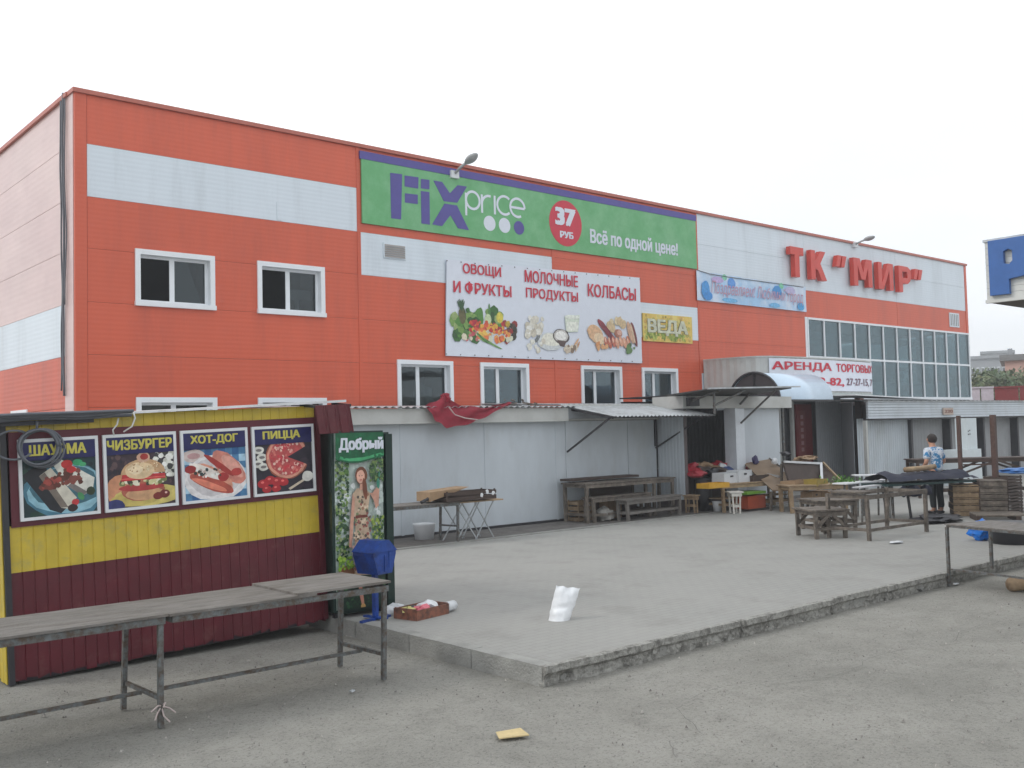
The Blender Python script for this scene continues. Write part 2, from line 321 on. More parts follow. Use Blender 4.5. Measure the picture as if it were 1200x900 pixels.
# ---------------------------------------------------------------- ground
def ground_mat():
    m=bpy.data.materials.new('dusty_asphalt'); m.use_nodes=True; t=m.node_tree; n=t.nodes; l=t.links; b=n['Principled BSDF']; b.inputs['Roughness'].default_value=.92; b.inputs['Specular IOR Level'].default_value=.25
    g=n.new('ShaderNodeNewGeometry')
    def noi(s,d=8,r=.65):
        x=n.new('ShaderNodeTexNoise'); x.inputs['Scale'].default_value=s; x.inputs['Detail'].default_value=d; x.inputs['Roughness'].default_value=r; l.new(g.outputs['Position'],x.inputs['Vector']); return x
    def rng(x,a,c,d=0.,e=1.):
        y=n.new('ShaderNodeMapRange'); y.inputs[1].default_value=a; y.inputs[2].default_value=c; y.inputs[3].default_value=d; y.inputs[4].default_value=e; l.new(x,y.inputs[0]); return y.outputs[0]
    def mix(f,a,c):
        y=n.new('ShaderNodeMix'); y.data_type='RGBA'; l.new(f,y.inputs[0])
        for i,q in ((6,a),(7,c)):
            if isinstance(q,tuple): y.inputs[i].default_value=(*q,1)
            else: l.new(q,y.inputs[i])
        return y.outputs[2]
    c=mix(rng(noi(.35).outputs[0],.38,.62),(.275,.27,.243),(.365,.356,.322))
    c=mix(rng(noi(2.6,9,.7).outputs[0],.48,.7,0,.6),c,(.225,.22,.195))
    c=mix(rng(noi(1.1,9,.75).outputs[0],.52,.66,0,.5),c,(.38,.37,.34))
    c=mix(rng(noi(45,4,.8).outputs[0],.52,.68,0,.75),c,(.10,.097,.09))
    c=mix(rng(noi(80,3,.7).outputs[0],.58,.7,0,.55),c,(.50,.48,.43))
    vo=n.new('ShaderNodeTexVoronoi'); vo.inputs['Scale'].default_value=9; l.new(g.outputs['Position'],vo.inputs['Vector'])
    c=mix(rng(vo.outputs['Distance'],.05,.10,.5,0),c,(.08,.075,.07))
    l.new(c,b.inputs['Base Color'])
    bu=n.new('ShaderNodeBump'); bu.inputs['Strength'].default_value=.9; bu.inputs['Distance'].default_value=.02; l.new(noi(60,4,.75).outputs[0],bu.inputs['Height'])
    b2=n.new('ShaderNodeBump'); b2.inputs['Strength'].default_value=.5; b2.inputs['Distance'].default_value=.08; l.new(noi(2.2,5).outputs[0],b2.inputs['Height']); l.new(bu.outputs[0],b2.inputs['Normal']); l.new(b2.outputs[0],b.inputs['Normal'])
    return m
def paving_mat():
    m=bpy.data.materials.new('small_block_paving'); m.use_nodes=True; t=m.node_tree; n=t.nodes; l=t.links; b=n['Principled BSDF']; b.inputs['Roughness'].default_value=.88; b.inputs['Specular IOR Level'].default_value=.3
    g=n.new('ShaderNodeNewGeometry'); br=n.new('ShaderNodeTexBrick'); br.inputs['Scale'].default_value=1; br.inputs['Brick Width'].default_value=.2; br.inputs['Row Height'].default_value=.1; br.inputs['Mortar Size'].default_value=.006
    br.inputs['Color1'].default_value=(.325,.325,.305,1); br.inputs['Color2'].default_value=(.31,.31,.293,1); br.inputs['Mortar'].default_value=(.26,.257,.242,1); l.new(g.outputs['Position'],br.inputs['Vector'])
    def noi(s,d=8,r=.65):
        x=n.new('ShaderNodeTexNoise'); x.inputs['Scale'].default_value=s; x.inputs['Detail'].default_value=d; x.inputs['Roughness'].default_value=r; l.new(g.outputs['Position'],x.inputs['Vector']); return x
    def mixf(f,a,c,lo,hi,k):
        mr=n.new('ShaderNodeMapRange'); mr.inputs[1].default_value=lo; mr.inputs[2].default_value=hi; mr.inputs[4].default_value=k; l.new(f,mr.inputs[0])
        y=n.new('ShaderNodeMix'); y.data_type='RGBA'; l.new(mr.outputs[0],y.inputs[0]); l.new(a,y.inputs[6]); y.inputs[7].default_value=(*c,1); return y.outputs[2]
    c=mixf(noi(.5).outputs[0],br.outputs[0],(.355,.35,.33),.35,.65,.55)
    c=mixf(noi(1.8,9,.7).outputs[0],c,(.235,.232,.215),.5,.75,.7)
    c=mixf(noi(60,3).outputs[0],c,(.34,.33,.31),.55,.75,.4)
    l.new(c,b.inputs['Base Color'])
    bu=n.new('ShaderNodeBump'); bu.inputs['Strength'].default_value=.2; bu.inputs['Distance'].default_value=.004; bu.invert=True; l.new(br.outputs['Fac'],bu.inputs['Height'])
    b2=n.new('ShaderNodeBump'); b2.inputs['Strength'].default_value=.35; b2.inputs['Distance'].default_value=.02; l.new(noi(50,4).outputs[0],b2.inputs['Height']); l.new(bu.outputs[0],b2.inputs['Normal']); l.new(b2.outputs[0],b.inputs['Normal'])
    return m
m_ground=ground_mat(); m_pave=paving_mat()
b=B(); n=110
for i in range(n+1):
    for j in range(n+1):
        x=-4+i*24/n; y=1+j*12/n; z=.018*noise.noise(V((x*.8,y*.8,0)))+.008*noise.noise(V((x*3,y*3,5)))
        e=min(i,n-i,j,n-j)/4; z=(z-.0)*min(1,e)+(.004 if e>0 else 0)
        if y<6.6 and x>5.6: z+=.085*math.exp(-max(0,6.25-y)/.38)*max(0,min(1,(x-6.0)/2.2))*(1 if x<12.3 else max(.35,1-(x-12.3)*.5))*min(1,e)
    b.v.append(V((x,y,z)))
for i in range(n):
    for j in range(n): a=i*(n+1)+j; b.f.append((a,a+n+1,a+n+2,a+1))
tag(build(b,'car_park_surface',m_ground,smooth=True),kind='structure')
tag(build(B().add([(-1500,-1500,-.012),(1500,-1500,-.012),(1500,1500,-.012),(-1500,1500,-.012)],[(0,1,2,3)]),'ground',m_ground),kind='structure')
PZ=.16; PX=5.72; PY=6.27
pl=build(B().box(PX+.13,62,PY+.055,19,-.3,PZ),'paved_platform',m_pave); tag(pl,kind='structure')
# kerb stones: side row and broken front row
def rough_block(x0,x1,y0,y1,z0,z1,amp,seed,nx=24,ny=3,nz=4):
    bm=bmesh.new(); bmesh.ops.create_cube(bm,size=1)
    L_=[x1-x0,y1-y0,z1-z0]
    for ax,c in ((0,nx),(1,ny),(2,nz)):
        for k in range(1,c):
            co_=[0,0,0]; co_[ax]=-.5+k/c; no_=[0,0,0]; no_[ax]=1
            bmesh.ops.bisect_plane(bm,geom=bm.verts[:]+bm.edges[:]+bm.faces[:],plane_co=co_,plane_no=no_)
    bb=B(); bm.verts.index_update()
    for v in bm.verts:
        ta=1 if nz<9 or v.co.z<.15 else .35
        p=V((x0+(v.co.x+.5)*L_[0],y0+(v.co.y+.5)*L_[1],z0+(v.co.z+.5)*L_[2])); q=p*(9 if nz<9 else 19)+V((seed,seed,seed)); q2=p*2.3+V((seed,0,0))
        d=V((noise.noise(q),noise.noise(q+V((9,0,0))),noise.noise(q+V((0,7,0)))*.5))*amp*ta+V((0,1,0))*amp*1.4*ta*noise.noise(q2)*(1 if v.co.y<0 else 0)
        if v.co.z>.3 and v.co.y<-.3: d+=V((0,amp*ta*.9*abs(noise.noise(q2*1.9)),-amp*ta*.9*abs(noise.noise(q2*1.7))))
        if v.co.z>.45: d.z=min(d.z,.0)
        if nz>=9 and v.co.y<-.3 and v.co.z<.22: d.y+=.035+.03*noise.noise(q2*3.1)
        bb.v.append(p+d)
    for f in bm.faces: bb.f.append(tuple(v.index for v in f.verts))
    bm.free(); return bb
ys=[6.30,7.26,8.25,9.24,10.24]
for i in range(4):
    build(rough_block(PX,PX+.14,ys[i]+.008,ys[i+1]-.004,-.1,PZ+.004,.006,i*3.3,2,14,3),'kerb_stone',m_conc,pl,smooth=False)
xs=[PX-.005,7.1,8.45,10.15,11.36,12.9,14.4,16.1,18,20.5,23]
for i in range(len(xs)-1):
    build(rough_block(xs[i]+.006,xs[i+1]-.006,PY-.02+(.04 if i%2 else 0)*.6,PY+.06,-.1,PZ+.004,.024,11+i*2.7,70,3,9),'kerb_stone',m_concr,pl)
# walkway strip by the pavilion
wk=tag(build(B().box(8.4,27,14.42,15.9,PZ-.1,PZ+.012),'walkway',mat('dark_walkway_concrete',(.15,.14,.13),.9,var=.2,scale=5,c2=(.10,.092,.085),patch=3,bump=.4,bscale=30)),kind='structure')
for i in range(17): build(B().box(8.4+i*1.1,8.4+i*1.1+1.09,14.30,14.42,PZ-.1,PZ+.02),'edging_stone',m_conc,wk)
# pebbles and grit
b=B(); r=random.Random(5)
for _ in range(4200):
    x=r.uniform(.5,17); y=r.uniform(1.8,9.5)
    if x>PX-.05 and y>PY-.1: continue
    if x<5.6 and 9.6<y: continue
    s=r.uniform(.003,.010)*(1.9 if r.random()<.05 else 1); z=.012+(.085*math.exp(-max(0,6.25-y)/.38)*max(0,min(1,(x-6.0)/2.2)) if 5.6<x<13 else 0)+.018*noise.noise(V((x*.8,y*.8,0)))
    a=[V((x+s*r.uniform(.6,1.4)*math.cos(t),y+s*r.uniform(.6,1.4)*math.sin(t),z-.008)) for t in (0,1.6,3.1,4.7)]; k=len(b.v)
    b.v+=a+[V((x,y,z+s*.8))]; b.f+=[(k,k+1,k+4),(k+1,k+2,k+4),(k+2,k+3,k+4),(k+3,k,k+4)]
tag(build(b,'grit',mat('grit_stone',(.16,.15,.14),.9,var=.5,scale=7,c2=(.38,.36,.33),patch=9)),'loose grit and small stones scattered over the car park','gravel',kind='stuff')
b=B(); r=random.Random(9)
for (ax,ay,bx,by) in ((1.2,5.2,3.0,3.4),(3.0,3.4,3.6,2.6),(6.2,5.1,9.5,4.6),(9.5,4.6,13.8,4.9),(5.1,4.3,6.2,5.1)):
    n=26; pts=[V((ax+(bx-ax)*i/n+r.uniform(-.03,.03),ay+(by-ay)*i/n+r.uniform(-.03,.03)+.12*math.sin(i*.4),0)) for i in range(n+1)]
    for p in pts: p.z=.0135+.018*noise.noise(V((p.x*.8,p.y*.8,0)))+.008*noise.noise(V((p.x*3,p.y*3,5)))
    nn=V((-(by-ay),bx-ax,0)).normalized(); k=len(b.v)
    for p in pts: w_=r.uniform(.0015,.005); b.v+=[p+nn*w_,p-nn*w_]
    for i in range(n): b.f.append((k+2*i,k+2*i+1,k+2*i+3,k+2*i+2))
tag(build(b,'asphalt_crack',mat('crack_fill',(.17,.165,.15),.95)),kind='structure')
# ---------------------------------------------------------------- shopping centre
X0,X1,FY=5.9,41.9,19.0
sh=thing('shopping_centre',(24,19,0),'large two-storey shopping centre clad in orange-red and white panels','shopping centre')
cols=[6.12,12.02,18.0,24.0,29.78,36.0,41.72]; rows=[8.62,7.69,6.70,5.73,4.73,3.75,2.77,1.8,.85,-.1]
wins=[(7.0,8.6,4.73,5.81),(9.53,11.12,4.73,5.81),(7.0,8.62,1.9,2.96),(9.51,11.12,1.9,2.96),(12.98,14.59,2.5,3.85),(15.43,17.03,2.5,3.85),(18.91,20.51,2.5,3.86),(21.34,22.92,2.5,3.86)]
def cells(x0,x1,z0,z1,holes):
    xs=sorted({x0,x1}|{h for a in holes for h in a[:2] if x0<h<x1}); zs=sorted({z0,z1}|{h for a in holes for h in a[2:] if z0<h<z1})
    for i in range(len(xs)-1):
        for j in range(len(zs)-1):
            cx=(xs[i]+xs[i+1])/2; cz=(zs[j]+zs[j+1])/2
            if any(h[0]<cx<h[1] and h[2]<cz<h[3] for h in holes): continue
            yield xs[i],xs[i+1],zs[j],zs[j+1]
def holed(x0,x1,z0,z1,holes,F):      # one welded sheet with openings; F(u, depth 0/1, v) -> point
    xs=sorted({x0,x1}|{h for a in holes for h in a[:2] if x0<h<x1}); zs=sorted({z0,z1}|{h for a in holes for h in a[2:] if z0<h<z1}); b=B(); idx={}
    def vi(i,j,k):
        if (i,j,k) not in idx: idx[(i,j,k)]=len(b.v); b.v.append(V(F(xs[i],k,zs[j])))
        return idx[(i,j,k)]
    keep={(i,j) for i in range(len(xs)-1) for j in range(len(zs)-1) if not any(h[0]<(xs[i]+xs[i+1])/2<h[1] and h[2]<(zs[j]+zs[j+1])/2<h[3] for h in holes)}
    for i,j in keep:
        b.f.append((vi(i,j,0),vi(i+1,j,0),vi(i+1,j+1,0),vi(i,j+1,0))); b.f.append((vi(i,j,1),vi(i,j+1,1),vi(i+1,j+1,1),vi(i+1,j,1)))
        for (di,dj),(p,q) in {(-1,0):((i,j),(i,j+1)),(1,0):((i+1,j+1),(i+1,j)),(0,-1):((i+1,j),(i,j)),(0,1):((i,j+1),(i+1,j+1))}.items():
            if (i+di,j+dj) not in keep: b.f.append((vi(*q,0),vi(*q,1),vi(*p,1),vi(*p,0)) if False else (vi(*p,0),vi(*q,0),vi(*q,1),vi(*p,1)))
    return b
hol=[(a+.06,b_-.06,c+.03,d-.06) for a,b_,c,d in wins]
white={(0,1),(1,2),(2,3),(3,0),(3,1),(3,5),(3,6),(3,7),(3,8),(4,0),(4,1),(5,0),(5,1)}
for ci in range(6):
    for ri in range(9):
        x0,x1=cols[ci],cols[ci+1]; z1,z0=rows[ri],rows[ri+1]
        if ci>=4 and z1<5.8: continue
        cuts=sorted(h for h in hol if h[0]>x0 and h[1]<x1 and h[2]<=z0+.003 and h[3]>=z1-.003); us=[x0+.006]
        for h in cuts: us+=[h[0],h[1]]
        us.append(x1-.006)
        for q in range(0,len(us),2):
            b=holed(us[q],us[q+1],z0+.003,z1-.003,hol,lambda u,k,v:(u,FY+.05*k,v))
            build(b,'wall_panel',m_wht if (ci,ri) in white else m_red,sh)
b=B()
for a in cells(6.0,29.78,-.1,8.5,hol): b.box(a[0],a[1],FY+.055,FY+.16,a[2],a[3])
b.box(29.78,41.8,FY+.055,FY+.16,5.76,8.5); b.box(29.78,41.8,FY+.055,FY+.2,-.1,3.0)
build(b,'wall_core',m_back,sh)
# vertical joint covers, corner trims
for x in (12.02,18.0,24.0): build(B().box(x-.045,x+.045,FY-.012,FY-.002,3.0 if x>20 else -.1,8.62),'joint_cover',m_red,sh)
build(B().box(29.70,29.84,FY-.014,FY-.002,3.1,5.78),'joint_cover',m_pvc,sh)
build(B().box(X0,6.116,FY-.015,FY+.05,-.1,8.62),'corner_trim',m_red,sh)
build(B().box(41.724,X1,FY-.015,FY+.05,5.7,8.62),'corner_trim',m_red,sh)
build(B().box(X0-.04,X1+.04,FY-.06,FY+.3,8.62,8.70),'parapet_cap',m_redtrim,sh)
build(B().box(X0-.06,X0+.3,FY+.3,46,8.62,8.70),'parapet_cap',m_redtrim,sh)
build(B().box(X0+.3,X1,FY+.3,46,8.1,8.3),'roof',m_galv,sh)
# left end wall
m_pinkside=mat('glare_paled_red_cladding',(.68,.50,.47),.34,var=.06,scale=1.4,c2=(.62,.44,.42),patch=.8,rib=.12,spec=.8,stretch=(1,.4,1))  # red cladding with the washed-out sun glare painted in as paler pink
yb=[19.56,25.5,31.5,37.5,46]
for i in range(4):
    for ri in range(9):
        z1,z0=rows[ri],rows[ri+1]; m_=m_wht if ri==4 else (m_pinkside if ri<4 else m_red)
        hs=[(22.0,23.2,1.75,2.83)] if i==0 else []
        b=holed(yb[i]+.006,yb[i+1]-.006,z0+.004,z1-.004,hs,lambda u,k,v:(X0+.05*k,u,v))
        build(b,'wall_panel',m_,sh)
b=B()
for a in cells(19.2,46,-.1,8.5,[(22.0,23.2,1.75,2.83)]): b.box(X0+.055,X0+.16,a[0],a[1],a[2],a[3])
build(b,'wall_core',m_back,sh)
build(B().box(X0-.012,X0+.05,FY+.055,19.55,-.1,8.62),'corner_trim',m_pinkside,sh)
b=B().box(X1-.15,X1,25,46,-.1,8.6).box(X1-.15,X1,FY+.21,25,5.8,8.6).box(X1-.15,X1,FY+.21,25,-.1,3.0).box(X0+.1,X1,45.8,46,-.1,8.6)
build(b,'rear_wall',m_red,sh)
# windows
def window(x0,x1,z0,z1,k):
    Y=FY; b=B(); c=.1
    b.box(x0,x0+c,Y-.035,Y+.2,z0,z1).box(x1-c,x1,Y-.035,Y+.2,z0,z1).box(x0+c,x1-c,Y-.035,Y+.2,z1-c,z1).box(x0-.01,x1+.01,Y-.07,Y+.2,z0-.02,z0+.07)
    f=build(b,'window',m_pvc,sh)
    a0,a1,c0,c1=x0+c,x1-c,z0+.07,z1-c; mid=a0+(a1-a0)*(.48 if k<4 else .40)
    s=B(); y0,y1=Y+.12,Y+.17; t=.05
    s.box(a0,a0+t,y0,y1,c0,c1).box(a1-t,a1,y0,y1,c0,c1).box(a0+t,a1-t,y0,y1,c1-t,c1).box(a0+t,a1-t,y0,y1,c0,c0+t).box(mid-.05,mid+.05,y0,y1,c0+t,c1-t)
    build(s,'sash',m_pvc,f)
    build(B().box(a0+t,mid-.05,Y+.135,Y+.143,c0+t,c1-t),'pane',g_open if k<2 else g_win,f); build(B().box(mid+.05,a1-t,Y+.135,Y+.143,c0+t,c1-t),'pane',g_win,f)
    i=B(); q=1.6
    i.box(x0-.3,x1+.3,Y+q,Y+q+.05,z0-.3,z1+.2).box(x0-.35,x0-.3,Y+.2,Y+q,z0-.3,z1+.2).box(x1+.3,x1+.35,Y+.2,Y+q,z0-.3,z1+.2).box(x0-.3,x1+.3,Y+.2,Y+q,z1+.2,z1+.25).box(x0-.3,x1+.3,Y+.2,Y+q,z0-.35,z0-.3)
    build(i,'room_lining',m_back,f)
    if k in (4,5,6,7,0,1):
        cb=B()
        if k==0: cb.hexa([(mid+.05,Y+.25,c0),(a1-.05,Y+.25,c0),(a1-.05,Y+.27,c0),(mid+.05,Y+.27,c0)],[(mid+.05,Y+.25,c1-.1),(mid+.35,Y+.25,c1),(mid+.35,Y+.27,c1),(mid+.05,Y+.27,c1)])
        elif k==1: cb.box(mid+.08,a1-.06,Y+.3,Y+.32,c0+.3,c0+.52).box(mid+.28,mid+.36,Y+.3,Y+.32,c0,c0+.3)
        elif k==4: cb.crumple((mid+.32,Y+.35,c0),(.3,.1,.35),2,.3)
        elif k==5: cb.box(a0+.02,a1-.05,Y+.3,Y+.33,c0+.66,c0+.8).box(mid+.1,mid+.45,Y+.3,Y+.33,c0+.8,c0+.9)
        else: cb.corr((mid+.05 if k==7 else a0,Y+.3,c0),(a1-(mid+.05 if k==7 else a0),0,0),(0,0,c1-c0),.13,.03,'sine')
        build(cb,'curtain',mat('window_curtain',(.42,.44,.42),.9,var=.1),f)
for k,wv in enumerate(wins): window(*wv,k)
b=B(); f=build(b.box(X0-.03,X0+.2,22.0,22.1,1.75,2.83).box(X0-.03,X0+.2,23.1,23.2,1.75,2.83).box(X0-.03,X0+.2,22.1,23.1,2.72,2.83).box(X0-.03,X0+.2,22.1,23.1,1.75,1.85),'window',m_pvc,sh)
build(B().box(X0+.12,X0+.16,22.1,23.1,2.56,2.72),'sash',m_pvc,f); build(B().box(X0+.13,X0+.14,22.1,23.1,1.85,2.56),'pane',g_win,f); build(B().box(X0+.17,X0+.2,22.1,23.1,1.85,2.72),'room_lining',m_back,f)
# curtain wall
gz=[3.08,4.42,5.74]; gx=[29.84+i*(41.84-29.84)/12 for i in range(13)]
cw=build(B().box(29.84,41.86,FY-.05,FY+.05,5.70,5.77).box(29.84,41.86,FY-.06,FY+.05,2.98,3.08).box(29.84,41.86,FY-.035,FY+.05,4.385,4.455),'curtain_wall_rail',m_pvc,sh)
mu=None
for i,x in enumerate(gx):
    b=B().box(x-.03,x+.03,FY-.04,FY+.06,3.08,4.385).box(x-.03,x+.03,FY-.04,FY+.06,4.455,5.70)
    build(b,'mullion',m_pvc,sh)
for i in range(12):
    for j in (0,1):
        build(B().box(gx[i]+.03,gx[i+1]-.03,FY+.0,FY+.01,gz[j]+(.04 if j else 0),gz[j+1]-.035),'glass_pane',g_cur,sh)
yy=[19.06,20.25,21.45,22.65,23.85,25.0]
for i in range(5):
    for j in (0,1): build(B().box(X1-.07,X1-.06,yy[i]+.03,yy[i+1]-.03,gz[j]+(.04 if j else 0),gz[j+1]-.035),'glass_pane',g_cur,sh)
b=B()
for y in yy: b.box(X1-.11,X1-.02,y-.03,y+.03,3.0,5.75)
b.box(X1-.11,X1-.015,19.09,25,4.38,4.46); build(b,'side_mullions',m_pvc,sh)
b=B().box(29.7,41.7,19.25,27,2.85,3.0).box(29.7,41.7,27,27.1,3,5.9).box(29.6,29.7,19.25,27,3,5.9).box(29.7,41.7,19.2,27,5.9,6.0)
build(b,'interior_room',m_int,sh)
b=B()
for x in (30.9,33.5,36.1,38.7,41.2): b.box(x,x+.35,20.6,20.95,3.0,5.9)
b.box(29.7,41.7,20.3,20.6,5.25,5.5); build(b,'interior_column',mat('interior_grey',(.16,.18,.19),.8),sh)
b=B(); r=random.Random(4)
for i in range(9): x=30.2+i*1.25; b.box(x,x+.9,21.6,22.2,3.0,3.0+r.uniform(.7,1.7))
build(b,'interior_shelving',mat('shelving_mixed',(.16,.09,.08),.8,c2=(.12,.2,.22),patch=2,var=.3),sh)
b=B().box(29.9,41.7,19.12,19.16,3.08,3.62); build(b,'parapet_screen',mat('frosted_film',(.28,.40,.42),.5,var=.1),sh)
# vents
def vent(x0,x1,z0,z1,n,h):
    v=build(B().box(x0,x1,FY-.03,FY-.002,z0,z1),'vent',m_wht,sh); b=B()
    for i in range(n):
        if h: z=z0+.03+(z1-z0-.06)*(i+.5)/n; b.hexa([(x0+.03,FY-.035,z-.012),(x1-.03,FY-.035,z-.012),(x1-.03,FY-.031,z-.012),(x0+.03,FY-.031,z-.012)],[(x0+.03,FY-.05,z-.03),(x1-.03,FY-.05,z-.03),(x1-.03,FY-.031,z+.014),(x0+.03,FY-.031,z+.014)])
        else: x=x0+.05+(x1-x0-.1)*(i+.5)/n; b.box(x-.02,x+.02,FY-.045,FY-.031,z0+.05,z1-.05)
    build(b,'louvre',mat('vent_grey',(.34,.32,.31),.6),v)
vent(12.66,13.28,6.17,6.53,6,1); vent(40.2,41.05,5.97,6.55,5,0)
build(B().box(10.0,10.13,FY-.012,FY-.002,6.72,7.1),'patch_plate',m_wht,sh)
# downpipe cables at the corner
b=B()
def wig(x,y0,seed,a=.05,z1=8.73,z0=3.0): return [V((x+a*.5*noise.noise(V((z*.9,seed,0))),y0+a*2*noise.noise(V((z*.6,seed,3))),z)) for z in [z1-(z1-z0)*i/26 for i in range(27)]]
b.tube(wig(X0-.05,19.5,1),.022,6); b.tube(wig(X0-.05,19.62,5,.06,8.6,3.1),.016,6); b.tube(wig(X0-.05,19.4,9,.05,8.6,4.7),.014,6)
tag(build(b,'cable_bundle',m_cable,smooth=True),'dark cables running down the building corner from the roof edge','cable')
# roof floodlights
def flood(px0,py0,px1,py1,lab,Yh):
    p=W(px0,py0,FY-.1); q=W(px1,py1,Yh); t=thing('floodlight',p,lab,'floodlight','street-lamp style lights on the roof edge')
    build(B().box(p.x-.12,p.x+.12,FY-.12,FY-.005,p.z-.12,p.z+.06),'bracket',m_whp,t)
    d=(q-p); m1=p+d*.35+V((0,0,.02)); build(B().tube([p,m1,p+d*.6],.035,8),'arm',m_lamp,t,smooth=True)
    h=B(); a=p+d*.5; n=10; dn=d.normalized(); sd_=dn.cross(V((0,0,1))).normalized(); un=sd_.cross(dn)
    k=0; ring=[]; Lh=(q-a).length
    for i in range(n+1):
        t_=i/n; w_=.03+.13*math.sin(math.pi*min(1,t_*.93+.05))**.6; hh=.02+.06*math.sin(math.pi*min(1,t_*.95+.03)); c=a+dn*(Lh*t_)
        for j in range(10): th=2*math.pi*j/10; h.v.append(c+sd_*(w_*math.cos(th))+un*(hh*math.sin(th)))
    for i in range(n):
        for j in range(10): q_=i*10; h.f.append((q_+j,q_+(j+1)%10,q_+10+(j+1)%10,q_+10+j))
    h.f.append(tuple(reversed(range(10)))); h.f.append(tuple(n*10+j for j in range(10)))
    build(h,'lamp_head',m_lamp,t,smooth=True)
flood(533,203,559,180,'grey floodlight on an arm above the green banner',18.3)
flood(1003,286,1024,277,'pale floodlight on an arm above the raised red letters',18.0)
# ---------------------------------------------------------------- banners
gb=thing('shop_banner',(18,18.95,6.9),'long green shop banner with purple top stripe and white price lettering','banner')
build(B().box(12.09,23.94,18.95,18.985,6.90,8.36),'banner_sheet',m_green,gb)
build(B().box(12.05,23.96,18.94,18.984,8.362,8.54),'top_stripe',m_purple,gb)
FIX=[[(12.861,8.156),(13.195,8.172),(13.141,7.103),(12.867,7.098)],[(13.263,8.153),(13.661,8.17),(13.646,7.896),(13.257,7.895)],[(13.262,7.735),(13.629,7.75),(13.624,7.525),(13.257,7.516)],[(13.727,8.143),(13.979,8.155),(13.973,7.925),(13.721,7.914)],[(13.719,7.853),(13.971,7.862),(13.965,7.079),(13.718,7.079)],[(14.095,8.158),(14.352,8.162),(14.584,7.918),(14.821,8.149),(15.113,8.157),(14.8,7.713),(14.395,7.697)],[(14.412,7.643),(14.789,7.649),(15.149,7.08),(14.806,7.089),(14.583,7.381),(14.324,7.085),(14.032,7.094)]]
for p in FIX: build(B().prism(list(reversed(p)),18.944,18.949),'lettering',m_purple,gb)
def arc(cx,cz,rx,rz,a,b_,n=20): return [(cx+rx*math.cos(R(a+(b_-a)*i/n)),cz+rz*math.sin(R(a+(b_-a)*i/n))) for i in range(n+1)]
def stroke(path,w,Y):
    b=B(); n=len(path); Ls=[];Rs=[]
    for i in range(n):
        a=V(path[max(0,i-1)]);c=V(path[min(n-1,i+1)]); d=(c-a).normalized(); nn=V((-d.y,d.x))*w/2; p=V(path[i]); Ls.append(p+nn); Rs.append(p-nn)
    for i in range(n):
        for q in (Ls[i],Rs[i]): b.v.append(V((q.x,Y,q.y))); b.v.append(V((q.x,Y+.005,q.y)))
    for i in range(n-1):
        k=4*i; b.f+=[(k,k+2,k+6,k+4),(k+1,k+5,k+7,k+3),(k,k+4,k+5,k+1),(k+2,k+3,k+7,k+6)]
    b.f+=[(0,1,3,2),(4*(n-1),4*(n-1)+2,4*(n-1)+3,4*(n-1)+1)]
    return b
for i_,p in enumerate([[(15.075,8.0),(15.073,7.441)],arc(15.288,7.84,.215,.215,0,360,28),[(15.575,8.027),(15.575,7.567)],arc(15.80,7.79,.225,.225,180,75,12),[(15.989,8.05),(15.989,7.576)],arc(16.31,7.845,.24,.232,48,312,22),arc(16.745,7.84,.245,.235,-2,-2,1)and arc(16.745,7.84,.245,.235,0,298,24),[(16.52,7.835),(16.985,7.835)]]):
    build(stroke(p,.062,18.944-.0007*i_),'lettering',m_pw,gb)
def disc(cx,cz,rx,rz,Y,m,par,n=36,name='printed_dot'): return build(B().prism([(cx+rx*math.cos(2*math.pi*i/n),cz+rz*math.sin(2*math.pi*i/n)) for i in range(n)],Y,Y+.004),name,m,par)
disc(15.81,7.33,.19,.19,18.944,m_pw,gb); disc(16.30,7.335,.19,.19,18.944,m_pw,gb); disc(16.785,7.33,.175,.175,18.944,m_purple,gb)
disc(18.45,7.64,.60,.615,18.944,m_bred,gb,48)
text('37',18.06,18.82,7.57,8.05,18.939,m_pw,gb,.07); text('РУБ',18.22,18.72,7.24,7.42,18.939,m_pw,gb,.05)
text('Всё по одной цене!',19.36,23.05,7.14,7.62,18.944,m_pw,gb,.035)
# grocery banner
gs=thing('grocery_banner',(17.9,18.93,4),'white grocery banner with three food pictures and red words','banner')
def Tg(u,y,v): return (u,18.93+y,v)
b=B(); xa,xb=14.44,21.33; nx=30; nz=10
def gpt(s,t,y):
    x=xa+(xb-xa)*s-.08*(1-s)*(1-t); z0=3.975; z1=6.30+.12*s; z=z0+(z1-z0)*t; return V((x,y+.012*noise.noise(V((s*7,t*3,0))),z))
for i in range(nx+1):
    for j in range(nz+1): b.v.append(gpt(i/nx,j/nz,18.945))
for i in range(nx):
    for j in range(nz): a=i*(nz+1)+j; b.f.append((a,a+nz+1,a+nz+2,a+1))
k=len(b.v); 
for s_,t_ in ((0,0),(1,0),(1,1),(0,1)): b.v.append(gpt(s_,t_,18.975))
b.f.append((k,k+3,k+2,k+1)); build(b,'banner_sheet',m_pw,gs,smooth=True)
for s_,x0,x1,z0,z1 in (('ОВОЩИ',14.91,16.13,5.955,6.25),('И ФРУКТЫ',14.61,16.46,5.50,5.81),('МОЛОЧНЫЕ',16.92,18.83,5.945,6.26),('ПРОДУКТЫ',16.95,18.82,5.50,5.81),('КОЛБАСЫ',19.2,21.13,5.735,6.09)):
    text(s_,x0,x1,z0,z1,18.927,m_bred,gs,.022)
for i in range(17):
    s_=i/16; build(B().lathe(gpt(s_,1,18.93)-V((0,0,.05)),[(.014,0),(.014,.02)],8),'eyelet',m_steel,gs); build(B().lathe(gpt(s_,0,18.93)+V((0,0,.03)),[(.014,0),(.014,.02)],8),'eyelet',m_steel,gs)
A=Art(Tg); r=A.r
gcol=[(60,105,50),(85,135,60),(120,155,80),(50,85,45),(150,170,110)]
